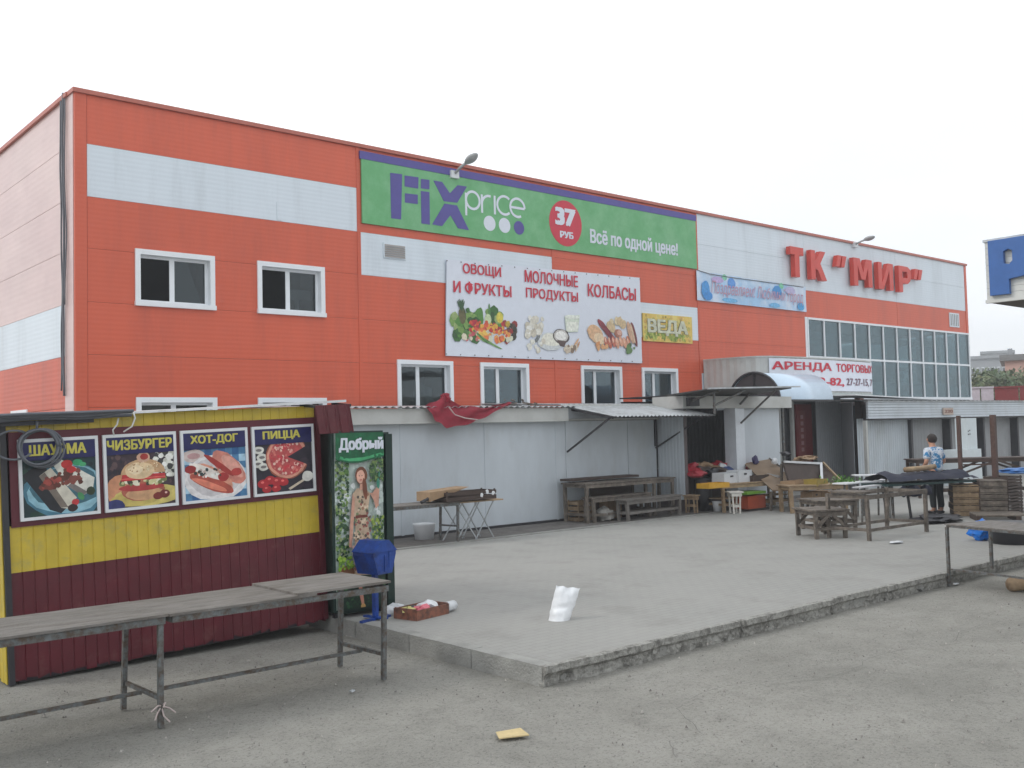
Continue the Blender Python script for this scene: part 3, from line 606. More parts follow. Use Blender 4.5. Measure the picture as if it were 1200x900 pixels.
A.dots(14.62,15.25,4.45,4.95,40,.13,gcol); A.dots(15.0,16.1,4.75,5.12,34,.12,gcol); A.dots(16.2,16.6,4.35,4.85,16,.09,[(90,70,60),(150,50,50),(60,60,50),(190,160,60)])
for x,z,c in ((14.88,5.0,(70,85,55)),(14.86,4.95,(100,95,60))): A.ell(x,z,.1,.2,c,.15)
for k in range(7): A.ell(14.78+.02*k,5.2+.02*(k%3),.02,.14,(60,90,60),.5-.14*k,n=8)
A.ell(15.72,5.1,.035,.22,(80,130,70),0,n=8); A.ell(16.05,4.98,.11,.14,(215,200,80)); A.ell(15.67,4.92,.11,.13,(200,215,170))
A.dots(15.1,16.25,4.62,4.84,60,.055,[(190,50,55),(215,90,60),(225,170,70),(170,40,60)]); A.dots(15.3,16.4,4.38,4.66,60,.06,[(225,150,80),(235,190,90),(200,70,60),(225,120,70),(215,215,190)])
for k in range(12): A.ell(15.35+.05*k,4.5-.022*k,.22,.022,r.choice([(80,130,70),(120,160,90),(60,110,60)]),-.75+.04*k,n=8)
A.dots(14.9,15.3,4.33,4.6,10,.07,[(190,80,90),(200,120,120),(90,130,70),(225,215,190)])
A.dots(16.95,17.5,4.6,5.1,26,.09,[(225,222,210),(215,210,195),(232,230,222),(205,198,180)]); A.poly([(18.3,5.15),(18.86,5.2),(18.78,4.75),(18.34,4.72)],(214,222,205)); A.ell(18.58,5.14,.27,.05,(232,236,225)); A.poly([(18.36,5.0),(18.8,5.02),(18.76,4.78),(18.36,4.76)],(236,238,225))
A.ell(17.75,4.45,.45,.24,(208,212,212)); A.ell(17.8,4.5,.36,.17,(232,230,215)); A.ell(17.3,4.5,.13,.05,(120,125,125),.8); A.ell(18.15,4.6,.3,.2,(70,60,60)); A.ell(18.15,4.61,.26,.17,(200,196,190)); A.ell(18.15,4.62,.2,.12,(240,238,232)); A.poly([(18.0,4.5),(18.35,4.48),(18.25,4.33),(18.1,4.34)],(90,70,66))
A.ell(18.68,4.42,.2,.035,(214,170,130),.9); A.ell(18.75,4.36,.16,.03,(200,150,110),1.0); A.dots(18.3,18.7,4.2,4.36,12,.06,[(222,210,190),(205,190,170),(140,120,100)])
A.dots(16.95,17.6,4.2,4.45,10,.06,[(228,226,214),(215,208,190)])
A.ell(19.45,4.72,.33,.22,(222,180,140),-.5); A.ell(19.6,4.6,.22,.15,(232,205,170),-.4); A.dots(19.9,20.6,4.9,5.15,14,.1,[(222,205,170),(205,180,140)])
for k in range(5): A.ell(19.72+.1*k,4.98-.09*k,.22,.085,r.choice([(130,50,60),(150,60,70),(115,45,55)]),-.7)
A.ell(20.85,4.82,.1,.33,(205,165,135),.35); A.ell(21.0,4.78,.08,.36,(120,50,50),.3); A.ell(20.95,4.8,.035,.3,(215,190,160),.3); A.ell(20.35,4.78,.16,.12,(170,110,90)); A.ell(20.4,4.8,.1,.07,(215,170,150))
for k in range(7): A.ell(19.85+.15*k,4.52-.04*(k%2)+.01*k,.075,.16,r.choice([(205,130,100),(190,105,85),(220,160,130)]),.3,n=12); A.ell(19.83+.15*k,4.58,.03,.08,(235,190,165),.3,n=8)
A.dots(19.5,19.9,4.3,4.5,8,.06,[(225,170,120),(215,150,100)]); A.dots(20.7,21.0,4.26,4.5,12,.06,[(70,105,60),(100,135,80)])
A.done('printed_picture',gs)
# yellow banner
yb_=thing('yellow_banner',(22.5,18.95,4.65),'small yellow banner with pale faded bubble letters right of the grocery banner','banner')
build(B().box(21.42,23.62,18.955,18.985,4.62,5.42),'banner_sheet',mat('faded_yellow_vinyl',(.74,.50,.10),.6,var=.12,scale=6,c2=(.74,.60,.18),patch=3),yb_)
A=Art(lambda u,y,v:(u,18.953+y,v)); A.dots(21.5,23.5,4.68,5.38,150,.05,[(205,165,90),(225,190,110),(190,180,90),(215,200,120),(170,150,70)])
A.dots(21.5,23.3,4.7,4.85,40,.045,[(150,165,70),(120,140,50),(180,190,90)],asp=2)
A.done('printed_picture',yb_)
text('ВЕДА',21.6,23.4,4.80,5.27,18.945,mat('bubble_letter_shade',(.18,.17,.10),.6),yb_,.10); text('ВЕДА',21.6,23.4,4.80,5.27,18.939,mat('bubble_letter',(.62,.63,.48),.6,var=.2,scale=9),yb_,.045)
# greeting banner
bb_=thing('greeting_banner',(26.8,18.93,5.95),'pale blue greeting banner with balloons and pink handwriting','banner')
def bpt(s,t,y): 
    x=23.9+5.86*s; z0=5.955-.012*s; z1=6.86+(-.06*s)-.03*math.sin(s*19)**2; return V((x,y+.02*noise.noise(V((s*6,t,0))),z0+(z1-z0)*t))
b=B(); nx=40; nz=5
for i in range(nx+1):
    for j in range(nz+1): b.v.append(bpt(i/nx,j/nz,18.95))
for i in range(nx):
    for j in range(nz): a=i*(nz+1)+j; b.f.append((a,a+nz+1,a+nz+2,a+1))
build(b,'banner_sheet',mat('pale_blue_print',(.36,.58,.82),.5,var=.1,scale=2,c2=(.66,.74,.86),patch=.9,bump=.15,bscale=4,ramp=(.4,.6)),bb_,smooth=True)
A=Art(lambda u,y,v:(u,18.93+y,v))
for x,z,rx,rz,c in ((24.3,6.3,.2,.28,(70,150,215)),(24.4,6.12,.22,.14,(60,140,210)),(25.6,6.6,.2,.16,(90,150,220)),(28.05,6.5,.26,.2,(55,140,205)),(25.25,6.75,.12,.1,(130,200,170)),(28.3,6.72,.12,.1,(130,205,170)),(24.9,6.65,.3,.1,(190,170,215)),(28.8,6.6,.3,.13,(185,180,215)),(29.4,6.1,.2,.13,(70,160,215)),(27.9,6.05,.3,.08,(110,180,225)),(25.5,6.05,.4,.07,(110,180,225))): A.ell(x,z,rx,rz,c)
A.done('printed_picture',bb_)
text('Поздравляем! Любимый город',24.55,29.5,6.12,6.62,18.924,mat('faded_pink_ink',(.55,.32,.42),.6),bb_,.0,.003,shear=.08)
build(B().tube([(23.93,18.95,6.87),(24.5,18.93,6.80),(25.4,18.93,6.78),(29.6,18.94,6.78)],.012,5),'tie_cord',m_cable,bb_)
# raised letters
sg=thing('raised_letter_sign',(33.4,18.8,7.1),'raised red letters on the white upper wall','sign')
def big(parts,n0,n1):
    xs=[p[0] for q in parts for p in q]; o0,o1=min(xs),max(xs); b=B()
    for i,p in enumerate(parts): b.prism([(n0+(x-o0)/(o1-o0)*(n1-n0),z) for x,z in p],18.76-.0008*i,18.93)
    build(b,'letter',m_lred,sg)
LB,LT=7.06,8.06
big([[(28.95,LT-.26),(29.92,LT-.26),(29.92,LT),(28.95,LT)],[(29.26,LB),(29.60,LB),(29.60,LT-.1),(29.26,LT-.1)]],28.64,29.40)
big([[(30.12,LB),(30.46,LB),(30.46,LT),(30.12,LT)],[(30.40,7.46),(30.62,7.40),(31.28,LT),(30.88,LT),(30.40,7.66)],[(30.50,7.56),(30.92,LB),(31.34,LB),(30.74,7.76)]],29.84,30.80)
big([[(32.93,LB),(33.24,LB),(33.24,LT),(32.93,LT)],[(34.06,LB),(34.38,LB),(34.38,LT),(34.06,LT)],[(33.10,LT),(33.52,7.30),(33.78,7.30),(33.42,LT)],[(33.54,7.30),(33.80,7.30),(34.22,LT),(33.9,LT)]],32.58,33.84)
big([[(34.66,LB),(34.97,LB),(34.97,LT),(34.66,LT)],[(35.58,LB),(35.90,LB),(35.90,LT),(35.58,LT)],[(34.8,LB),(35.08,LB),(35.75,LT),(35.48,LT)]],34.28,35.36)
big([[(36.14,LB),(36.46,LB),(36.46,LT),(36.14,LT)],[(36.4,LT-.2),(36.85,LT-.2),(37.05,LT-.1),(36.9,LT),(36.4,LT)],[(36.88,LT-.44),(37.18,LT-.38),(37.20,LT-.12),(36.95,LT-.01),(36.88,LT-.2)],[(36.4,7.40),(36.9,7.40),(37.12,7.52),(37.18,7.68),(36.86,7.62),(36.4,7.62)]],35.79,36.72)
for x in (31.5,31.82,37.02,37.36): build(B().prism([(x-.07,7.64),(x+.14,7.64),(x+.30,8.04),(x+.05,8.04)],18.76,18.93),'letter',m_lred,sg)
b=B()
for x in (29.4,30.6,32.0,33.2,34.0,34.9,35.5,36.4,37.6): b.box(x-.02,x+.02,18.9,18.998,7.85,7.89)
build(b,'mounting_bracket',m_steel,sg)
# ---------------------------------------------------------------- entrance annex
an=thing('entrance_annex',(27.4,17,0),'white entrance annex with a bowed fascia projecting from the red building','annex')
path=[(24.12,18.97),(24.16,18.3),(24.25,17.7),(24.42,17.3),(24.72,17.08),(25.2,16.98),(26.2,16.9),(27.6,16.86),(29.0,16.9),(30.0,17.0),(30.5,17.1),(30.62,17.5),(30.66,18.97)]
def resample(path,step):
    o=[V(path[0])]
    for a,c in zip(path,path[1:]):
        a,c=V(a),V(c); n=max(1,int((c-a).length/step))
        for i in range(n): o.append(a+(c-a)*(i+1)/n)
    return o
P=resample(path,.11)
def wallpath(P,z0,z1,off=0,rib=0,thick=.03):
    b=B(); n=len(P); q=[]
    for i,p in enumerate(P):
        d=(P[min(i+1,n-1)]-P[max(i-1,0)]).normalized(); nn=V((d.y,-d.x)); o=off+(rib if i%2 else 0)
        for k in (o,o-thick): s=p+nn*k; b.v.append(V((s.x,s.y,z0))); b.v.append(V((s.x,s.y,z1)))
    for i in range(n-1):
        k=4*i; b.f+=[(k,k+4,k+5,k+1),(k+2,k+3,k+7,k+6),(k+1,k+5,k+7,k+3),(k,k+2,k+6,k+4)]
    return b
build(wallpath(P,3.08,4.12,0,-.012),'fascia',m_fascia,an)
build(wallpath(P,2.98,3.08,.02),'fascia_trim',mat('trim_grey_green',(.42,.48,.46),.5),an)
build(wallpath(P,4.12,4.16,.02),'fascia_trim',m_fascia,an)
b=B(); k=[V((p.x,p.y,3.02)) for p in P]; b.v+=k+[V((p.x,p.y,3.06)) for p in P]; n=len(P); b.f+=[tuple(range(n)),tuple(reversed(range(n,2*n)))]
build(b,'soffit',mat('soffit_grey',(.2,.2,.2),.8),an)
b=B(); b.v+=[V((p.x,p.y,4.0)) for p in P]+[V((p.x,p.y,4.04)) for p in P]; b.f+=[tuple(reversed(range(n,2*n))),tuple(range(n))]; build(b,'annex_roof',m_galv,an)
rb=thing('rental_banner',(27.6,16.8,3.1),'white banner with red and black lettering curved round the entrance fascia','banner')
PB=[p for p in resample(path,.25) if 24.66<p.x<30.55 and p.y<17.3]
build(wallpath(PB,3.14,4.09,.03,0,.006),'banner_sheet',m_pw,rb)
def Tcurve(x,y,z):
    for a,c in zip(path[3:],path[4:]):
        if a[0]<=x<=c[0]:
            t=(x-a[0])/(c[0]-a[0]); return (x,a[1]+(c[1]-a[1])*t-.04+y,z)
    return (x,17.1+y,z)
text('АРЕНДА',24.8,27.68,3.71,4.0,0,m_bred,rb,.03,.004,T=Tcurve); text('ТОРГОВЫХ',27.95,30.52,3.74,4.0,0,m_bred,rb,.03,.004,T=Tcurve)
text('27-22-82,',25.7,28.4,3.27,3.55,0,m_bred,rb,.03,.004,T=Tcurve); text('27-27-15, 7',28.55,30.46,3.29,3.55,0,mat('lettering_grey',(.18,.08,.12),.5),rb,.02,.004,T=Tcurve)
# recess below the annex
build(B().box(23.2,30.7,18.5,18.56,.1,3.0),'rear_wall',m_shut,an)
build(B().box(25.75,25.95,17.45,17.55,PZ,3.0).box(26.4,26.5,17.45,17.55,PZ,3.0),'door_jamb',m_fascia,an)
build(B().box(25.95,26.4,17.6,17.65,PZ,2.95),'door',m_dark,an)
rs=thing('red_vertical_sign',(27,17.4,PZ),'narrow dark red vertical board beside the entrance door','sign')
build(B().box(26.56,27.42,17.42,17.48,PZ,2.75),'board',mat('dark_red_board',(.16,.012,.015),.5,var=.1),rs)
build(B().box(26.62,27.02,17.40,17.419,1.15,2.55),'faded_strip',mat('faded_red',(.20,.05,.05),.6),rs)
b=B()
for i in range(6): b.box(26.76,26.9,17.392,17.399,1.3+i*.2,1.42+i*.2)
build(b,'faded_mark',mat('faded_white_mark',(.36,.2,.2),.6),rs)
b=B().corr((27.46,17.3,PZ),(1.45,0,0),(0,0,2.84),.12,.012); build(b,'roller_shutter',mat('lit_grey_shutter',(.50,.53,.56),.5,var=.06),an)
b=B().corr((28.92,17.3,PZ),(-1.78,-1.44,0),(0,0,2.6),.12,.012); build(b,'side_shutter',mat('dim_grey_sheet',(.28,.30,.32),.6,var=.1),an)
build(B().box(29.5,29.72,16.95,17.15,PZ,3.0),'brown_post',mat('brown_paint',(.14,.06,.04),.6),an)
# barrel canopy
bc=thing('barrel_canopy',(23.4,15.8,2.75),'arched barrel canopy with pale blue sheet and dark smoky end','canopy')
def arcp(t,rx=.8,rz=.74): return (15.85-rx*math.cos(t),2.80+rz*math.sin(t))
b=B(); n=18
for i in range(n+1):
    y,z=arcp(math.pi*i/n)
    for x in (22.25,24.78): b.v.append(V((x,y,z))); b.v.append(V((x,15.85+(y-15.85)*.985,z-.012)))
for i in range(n): k=4*i; b.f+=[(k,k+4,k+6,k+2),(k+1,k+3,k+7,k+5),(k,k+1,k+5,k+4),(k+2,k+6,k+7,k+3)]
build(b,'vault_sheet',m_vault,bc,smooth=True)
b=B(); pts=[arcp(math.pi*i/n,.77,.71) for i in range(n+1)]; k=len(b.v); b.v+=[V((22.29,y,z)) for y,z in pts]; b.f.append(tuple(range(n+1))); b.v+=[V((22.30,y,z)) for y,z in pts]; b.f.append(tuple(reversed(range(n+1,2*n+2))))
build(b,'end_panel',m_arch,bc)
build(B().tube([V((22.24,*arcp(math.pi*i/n))) for i in range(n+1)],.035,8),'arch_frame',m_blk,bc,smooth=True)
build(B().bar((22.24,15.07,2.8),(22.24,16.63,2.8),.05).bar((22.25,15.85,2.8),(22.25,15.85,3.52),.03).bar((22.25,15.2,3.12),(22.25,16.5,3.12),.025),'end_frame',m_blk,bc)
build(B().bar((22.25,15.05,2.77),(24.8,15.05,2.77),.05),'eaves_rail',m_blk,bc)
build(B().bar((22.4,15.1,PZ),(22.4,15.1,2.78),.06).bar((24.7,16.6,2.75),(24.7,16.98,2.98),.05).bar((22.4,16.6,2.75),(24.6,17.0,3.0),.05),'support_post',m_steel,bc)
# ---------------------------------------------------------------- left pavilion
pv=thing('market_pavilion',(13.5,15.8,PZ),'low white market pavilion of flat sheets left of the open stall','pavilion')
sx=[9.0,10.86,12.93,14.92,15.2,17.2,18.2]
for i in range(len(sx)-1):
    build(B().box(sx[i]+.008,sx[i+1]-.008,15.8,15.84,PZ+.06,2.33),'wall_sheet',m_pavw,pv)
build(B().box(9.0,18.2,15.845,15.9,PZ,2.5),'wall_core',m_back,pv)
for x in (10.86,12.93,14.92): build(B().box(x-.03,x+.03,15.79,15.799,PZ+.05,2.33),'joint_strip',m_pavw,pv)
build(B().box(9.0,15.12,15.60,15.80,2.33,2.62),'fascia',m_fascia,pv)
b=B().corr((9.0,15.5,2.645),(6.3,0,0),(0,3.3,.12),.16,.018,'sine'); build(b,'corrugated_roof',m_galv,pv)
build(B().corr((15.3,15.8,2.70),(3.3,0,0),(0,3.1,.12),.16,.018,'sine'),'corrugated_roof',m_galv,pv)
build(B().box(15.12,18.2,15.62,15.66,2.38,2.64),'rear_fascia',m_shut,pv)
build(B().box(15.12,18.2,15.7,15.8,2.34,2.7),'header',m_fascia,pv)
build(B().box(9,9.05,15.9,18.9,PZ,2.6),'end_wall',m_pavw,pv)
b=B().box(9.0,18.2,15.76,15.80,PZ,PZ+.05); build(b,'plinth',m_blk,pv)
# canopies with struts
aw=thing('corrugated_canopy',(16.85,15.8,2.5),'sloping galvanised corrugated canopy over the grey work tables','canopy')
build(B().corr((15.2,14.3,2.40),(3.36,0,0),(0,1.62,.29),.125,.016,'sine',.006),'canopy_sheet',m_galv,aw)
build(B().bar((15.2,14.4,2.385),(18.5,14.4,2.385),.04).bar((15.25,14.4,2.37),(15.25,15.78,2.6),.04).bar((18.45,14.4,2.37),(18.45,15.6,2.58),.04),'canopy_frame',m_blk,aw)
build(B().bar((15.22,15.77,1.66),(15.28,14.5,2.38),.035),'strut',m_blk,aw); build(B().bar((18.14,15.77,1.66),(18.4,14.5,2.38),.035),'strut',m_blk,aw)
build(B().bar((18.14,15.77,1.7),(18.14,15.77,2.4),.04),'strut',m_blk,aw)
# red cloth
pts=[]; b=B(); nx,nz=26,8
top=[W(499,475,15.56),W(515,468,15.55),W(522,467,15.5),W(545,476,15.5),W(570,478,15.52),W(598,470,15.55)]
bot=[W(503,482,15.45),W(512,494,15.42),W(525,502,15.40),W(552,496,15.42),W(572,487,15.45),W(599,473,15.53)]
def lerp(Ls,t):
    t*=len(Ls)-1; i=min(int(t),len(Ls)-2); return Ls[i].lerp(Ls[i+1],t-i)
for i in range(nx+1):
    for j in range(nz+1):
        s_=i/nx; t=j/nz; p=lerp(top,s_).lerp(lerp(bot,s_),t); p.y+=.05*math.sin(s_*14+t*5)*math.sin(math.pi*min(1,t+.2))+.03*noise.noise(V((s_*9,t*4,1))); p.z+=.015*math.sin(s_*31)
        b.v.append(p)
for i in range(nx):
    for j in range(nz): a=i*(nz+1)+j; b.f.append((a,a+1,a+nz+2,a+nz+1))
rc=build(b,'red_cloth',m_cloth,smooth=True); tag(rc,'crimson cloth strip draped from the pavilion roof edge, hanging over the fascia','cloth')
b=B().tube([W(526,477,15.36),W(533,486,15.36),W(545,490,15.37),W(560,492,15.37)],.012,5); build(b,'hem_cord',m_rope,rc)
b=B().crumple(W(522,472,15.55),(.1,.08,.09),3,.4); build(b,'knot',m_cloth,rc)
# litter on the pavilion roof
b=B(); r=random.Random(2)
for i in range(9): p=W(596+r.uniform(-6,34),472+r.uniform(-3,3),15.7); b.bar(p,p+V((r.uniform(-.4,.4),r.uniform(-.1,.1),r.uniform(-.02,.05))),.03)
tag(build(b,'roof_debris',m_wood),'loose sticks lying on the pavilion roof edge beside the crimson cloth','debris')
# ---------------------------------------------------------------- open stall
st=thing('open_stall',(20.2,15,PZ),'white box stall with an open dark bay and a boarded right half','stall')
b=B().corr((18.25,15.8,.45),(0,-.8,0),(0,0,2.1),.1,.012); build(b,'ribbed_side_sheet',m_pavw,st)
build(B().box(18.27,18.37,15.0,15.8,PZ,2.55),'side_post',m_back,st)
build(B().box(18.2,22.42,14.82,15.0,2.57,2.86),'fascia',m_fascia,st)
build(B().box(18.05,18.19,14.82,15.75,2.57,2.86),'fascia_return',m_fascia,st)
build(B().box(20.06,20.42,14.86,15.2,PZ,2.569),'white_pillar',mat('bright_white_sheet',(.70,.75,.8),.45,var=.05),st)
build(B().box(20.42,22.10,15.0,15.1,PZ,2.569),'front_board',m_pavw,st)
build(B().box(22.0,22.1,15.1,17,PZ,2.569),'side_board',m_pavw,st)
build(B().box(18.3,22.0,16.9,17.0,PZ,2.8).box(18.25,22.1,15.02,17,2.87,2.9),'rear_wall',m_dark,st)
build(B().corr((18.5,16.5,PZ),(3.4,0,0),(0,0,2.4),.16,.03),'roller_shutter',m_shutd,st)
build(B().box(18.15,18.5,14.7,14.81,2.62,2.82),'vent_unit',m_blk,st)
dc=thing('flat_dark_canopy',(19.3,14.4,2.9),'flat dark-bottomed canopy held by steel struts above the open stall','canopy')
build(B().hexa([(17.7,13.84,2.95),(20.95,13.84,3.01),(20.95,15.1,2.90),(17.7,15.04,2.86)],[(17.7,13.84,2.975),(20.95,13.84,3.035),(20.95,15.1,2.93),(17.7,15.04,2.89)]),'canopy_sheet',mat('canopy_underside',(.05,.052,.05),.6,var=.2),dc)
build(B().bar((17.68,13.82,2.98),(21.3,13.82,3.06),.02,.035),'edge_trim',m_galv,dc)
for a,c in (((18.25,14.81,2.72),(18.25,13.9,2.95)),((18.27,14.1,2.42),(18.27,14.1,2.95)),((18.3,14.15,2.6),(19.3,14.0,2.96)),((20.2,14.81,2.2),(20.45,13.95,2.97)),((20.2,14.81,2.66),(20.2,14.5,2.93))): build(B().bar(a,c,.04),'strut',m_steel,dc)
# ---------------------------------------------------------------- right pavilion
rv=thing('shuttered_pavilion',(34,15.8,PZ),'long low shuttered pavilion with a ribbed fascia at the right','pavilion')
b=B()
for i in range(6): z=2.25+i*.083; build(B().hexa([(27.1,15.32,z),(46,15.32,z),(46,15.4,z),(27.1,15.4,z)],[(27.1,15.345,z+.078),(46,15.345,z+.078),(46,15.4,z+.078),(27.1,15.4,z+.078)]),'fascia_board',m_pavw,rv)
build(B().box(27.05,46,15.3,15.42,2.74,2.79),'fascia_cap',m_galv,rv)
build(B().corr((27.0,15.25,2.80),(19,0,0),(0,3.6,.1),.3,.02),'roof_sheet',m_galv,rv)
build(B().hexa([(26.2,15.2,2.93),(30.8,15.2,2.82),(30.8,16.8,2.9),(26.2,16.8,2.96)],[(26.2,15.2,2.96),(30.8,15.2,2.85),(30.8,16.8,2.93),(26.2,16.8,2.99)]),'loose_roof_sheet',m_pvc,rv)
build(B().box(27.1,46,15.41,15.5,2.2,2.26),'eaves_beam',m_blk,rv)
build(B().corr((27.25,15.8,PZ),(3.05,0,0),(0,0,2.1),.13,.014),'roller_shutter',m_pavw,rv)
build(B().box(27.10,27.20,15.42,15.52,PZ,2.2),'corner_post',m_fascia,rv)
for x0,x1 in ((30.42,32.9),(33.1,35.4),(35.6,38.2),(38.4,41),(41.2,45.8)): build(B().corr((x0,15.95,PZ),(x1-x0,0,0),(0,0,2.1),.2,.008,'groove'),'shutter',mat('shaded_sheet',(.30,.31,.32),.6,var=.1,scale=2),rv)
for x in (30.36,33.0,35.5,38.3,41.1): build(B().box(x-.06,x+.06,15.7,15.95,PZ,2.25),'dark_post',m_blk,rv)
build(B().box(29.6,46,16.05,18.4,PZ,2.7),'core',m_back,rv)
npz=W(1105,486,15.3); b=thing('number_plate',npz,'small beige number plate on the ribbed fascia of the right pavilion','sign')
q=W(1116,478,15.3); build(B().box(npz.x,q.x,15.27,15.31,npz.z,q.z),'plate',mat('beige_plate',(.5,.4,.34),.6),b); text('220',npz.x+.05,q.x-.05,npz.z+.06,q.z-.06,15.268,mat('plate_digits',(.22,.08,.06),.6),b,.03,.003)
# ---------------------------------------------------------------- food kiosk
kk=thing('food_kiosk',(2.5,9.75,0),'yellow and maroon ribbed-metal snack kiosk with four food posters','kiosk',rot=(0,R(-2.0),0))
KW=3.13
build(B().corr((0,0,.0),(KW,0,0),(0,0,.99),.105,.006,'groove',jag=.05,seed=4),'maroon_sheet',m_mar,kk,local=True)
build(B().corr((0,-.003,.985),(KW,0,0),(0,0,.42),.105,.006,'groove',jag=.0),'yellow_sheet',m_yel,kk,local=True)
build(B().corr((0,-.003,2.24),(KW,0,0),(0,0,.13),.105,.006,'groove',jag=.0),'yellow_sheet',m_yel,kk,local=True)
build(B().box(0.02,KW+.01,-.02,-.005,1.39,2.245),'poster_board',m_marf,kk,local=True)
build(B().corr((-.06,2.2,.0),(0,-2.2,0),(0,0,2.33),.105,.006,'groove',jag=.05),'yellow_side_sheet',m_yel,kk,local=True)
build(B().box(-.05,.0,-.03,.02,.0,2.34),'corner_post',m_blk,kk,local=True)
build(B().box(KW,KW+.05,-.03,.02,.03,2.40),'corner_post',m_marf,kk,local=True)
build(B().corr((KW+.03,0,.0),(0,2.2,0),(0,0,2.3),.105,.006,'groove'),'maroon_side_sheet',m_mar,kk,local=True)
build(B().box(-.05,KW,2.2,2.25,0,2.3).box(0,KW,.05,2.2,2.2,2.25),'rear_wall',m_mar,kk,local=True)
build(B().box(.05,KW-.05,.03,2.1,.0,.06),'floor_frame',m_blk,kk,local=True)
build(B().hexa([(-.6,-.1,2.345),(KW+.36,-.1,2.395),(KW+.36,2.4,2.42),(-.6,2.4,2.37)],[(-.6,-.1,2.362),(KW+.36,-.1,2.422),(KW+.36,2.4,2.45),(-.6,2.4,2.40)]),'roof_sheet',mat('white_roof_sheet',(.72,.74,.75),.4,var=.1,scale=4,c2=(.5,.5,.48),patch=5,ramp=(.5,.7)),kk,local=True)
build(B().box(-.6,.75,-.085,-.06,2.30,2.34),'roof_batten',m_blk,kk,local=True)
build(B().corr((KW-.10,-.28,2.06),(.43,0,0),(-.04,0,.31),.13,.014,'trap'),'maroon_valance',m_mar,kk,local=True)
for x_ in (KW-.1,KW+.3): build(B().bar((x_,-.27,2.355),(x_,.1,2.385),.03),'valance_bracket',m_blk,kk,local=True)
build(B().box(1.97,2.06,-.06,-.016,.30,.40),'socket_box',m_galv,kk,local=True)
# posters on the kiosk: things of their own
def poster(u0,u1,word,lab,fn,uw0,uw1):
    t=thing('food_poster',(2.5,9.75,0),lab,'poster','food posters on the kiosk wall',rot=(0,R(-2.0),0))
    z0,z1=1.44,2.175
    build(B().box(u0,u1,-.036,-.022,z0,z1),'white_border',m_whp,t,local=True)
    A=Art(lambda u,y,v:(u,-.0365+y,v)); a0,a1,c0,c1=u0+.028,u1-.028,z0+.028,z1-.03; A.rect(a0,a1,c0,c1,(24,26,66)); fn(A,a0,a1,c0,c1-.17); A.done('printed_picture',t,local=True)
    A2=Art(lambda u,y,v:(u,-.0485+y,v)); A2.rect(a0,a1,c1-.165,c1,(26,26,84)); A2.done('printed_band',t,local=True)
    text(word,uw0,uw1,c1-.125,c1-.025,-.0495,mat('yellow_ink',(.62,.56,.10),.5),t,.04,.001,local=True)
    # crop: white border again as a frame in front of the print
    f=B().box(u0,a0,-.052,-.0365,z0,z1).box(a1,u1,-.052,-.0365,z0,z1).box(a0,a1,-.052,-.0365,z0,c0).box(a0,a1,-.052,-.0365,c1,z1); build(f,'poster_frame',m_whp,t,local=True)
    return t
def clip(A,a0,a1,c0,c1):   # keep shapes within the picture
    def T(u,y,v,T0=A.T): return T0(min(max(u,a0),a1),y,min(max(v,c0),c1))
    A.T=T
def f_wrap(A,a0,a1,c0,c1):
    clip(A,a0,a1,c0,c1+.17); w_=a1-a0; h=c1-c0
    A.rect(a0,a1,c0,c1,(28,52,58)); A.dots(a0,a1,c0,c1,70,.03,[(30,60,50),(20,35,40),(40,75,60),(25,45,45)])
    A.ell(a0+.62*w_,c0+.42*h,.62*w_,.5*h,(70,120,140)); A.ell(a0+.62*w_,c0+.45*h,.56*w_,.43*h,(140,185,200)); A.ell(a0+.6*w_,c0+.5*h,.5*w_,.36*h,(60,105,120))
    A.poly([(a0+.0*w_,c0+.75*h),(a0+.25*w_,c0+.98*h),(a0+.66*w_,c0+.2*h),(a0+.5*w_,c0+.02*h),(a0+.35*w_,c0+.1*h)],(32,34,40))
    A.poly([(a0+.22*w_,c0+.72*h),(a0+.38*w_,c0+.86*h),(a0+.72*w_,c0+.28*h),(a0+.62*w_,c0+.08*h),(a0+.5*w_,c0+.12*h)],(205,200,185)); A.poly([(a0+.22*w_,c0+.72*h),(a0+.30*w_,c0+.78*h),(a0+.6*w_,c0+.12*h),(a0+.5*w_,c0+.12*h)],(120,110,100))
    A.poly([(a0+.36*w_,c0+1.02*h),(a0+.52*w_,c0+1.0*h),(a0+.98*w_,c0+.62*h),(a0+.95*w_,c0+.4*h),(a0+.8*w_,c0+.3*h),(a0+.6*w_,c0+.5*h)],(215,215,205)); A.poly([(a0+.6*w_,c0+.5*h),(a0+.8*w_,c0+.3*h),(a0+.88*w_,c0+.36*h),(a0+.66*w_,c0+.56*h)],(120,115,112))
    A.dots(a0+.48*w_,a0+.78*w_,c0+.55*h,c0+.8*h,30,.025,[(110,60,45),(130,70,60),(90,50,40)]); A.ell(a0+.6*w_,c0+.9*h,.08*w_,.08*h,(190,45,45)); A.ell(a0+.66*w_,c0+.8*h,.07*w_,.06*h,(200,50,50)); A.ell(a0+.75*w_,c0+.92*h,.07*w_,.06*h,(50,150,100)); A.ell(a0+.82*w_,c0+.88*h,.05*w_,.04*h,(70,165,110))
    A.dots(a0+.25*w_,a0+.5*w_,c0+.5*h,c0+.68*h,26,.024,[(120,60,50),(160,70,60),(100,50,40)]); A.ell(a0+.7*w_,c0+.2*h,.05*w_,.06*h,(190,55,60)); A.ell(a0+.66*w_,c0+.1*h,.07*w_,.07*h,(50,35,35)); A.ell(a0+.92*w_,c0+.38*h,.06*w_,.08*h,(45,60,40)); A.ell(a0+.78*w_,c0+.3*h,.04*w_,.08*h,(70,140,90),.6)
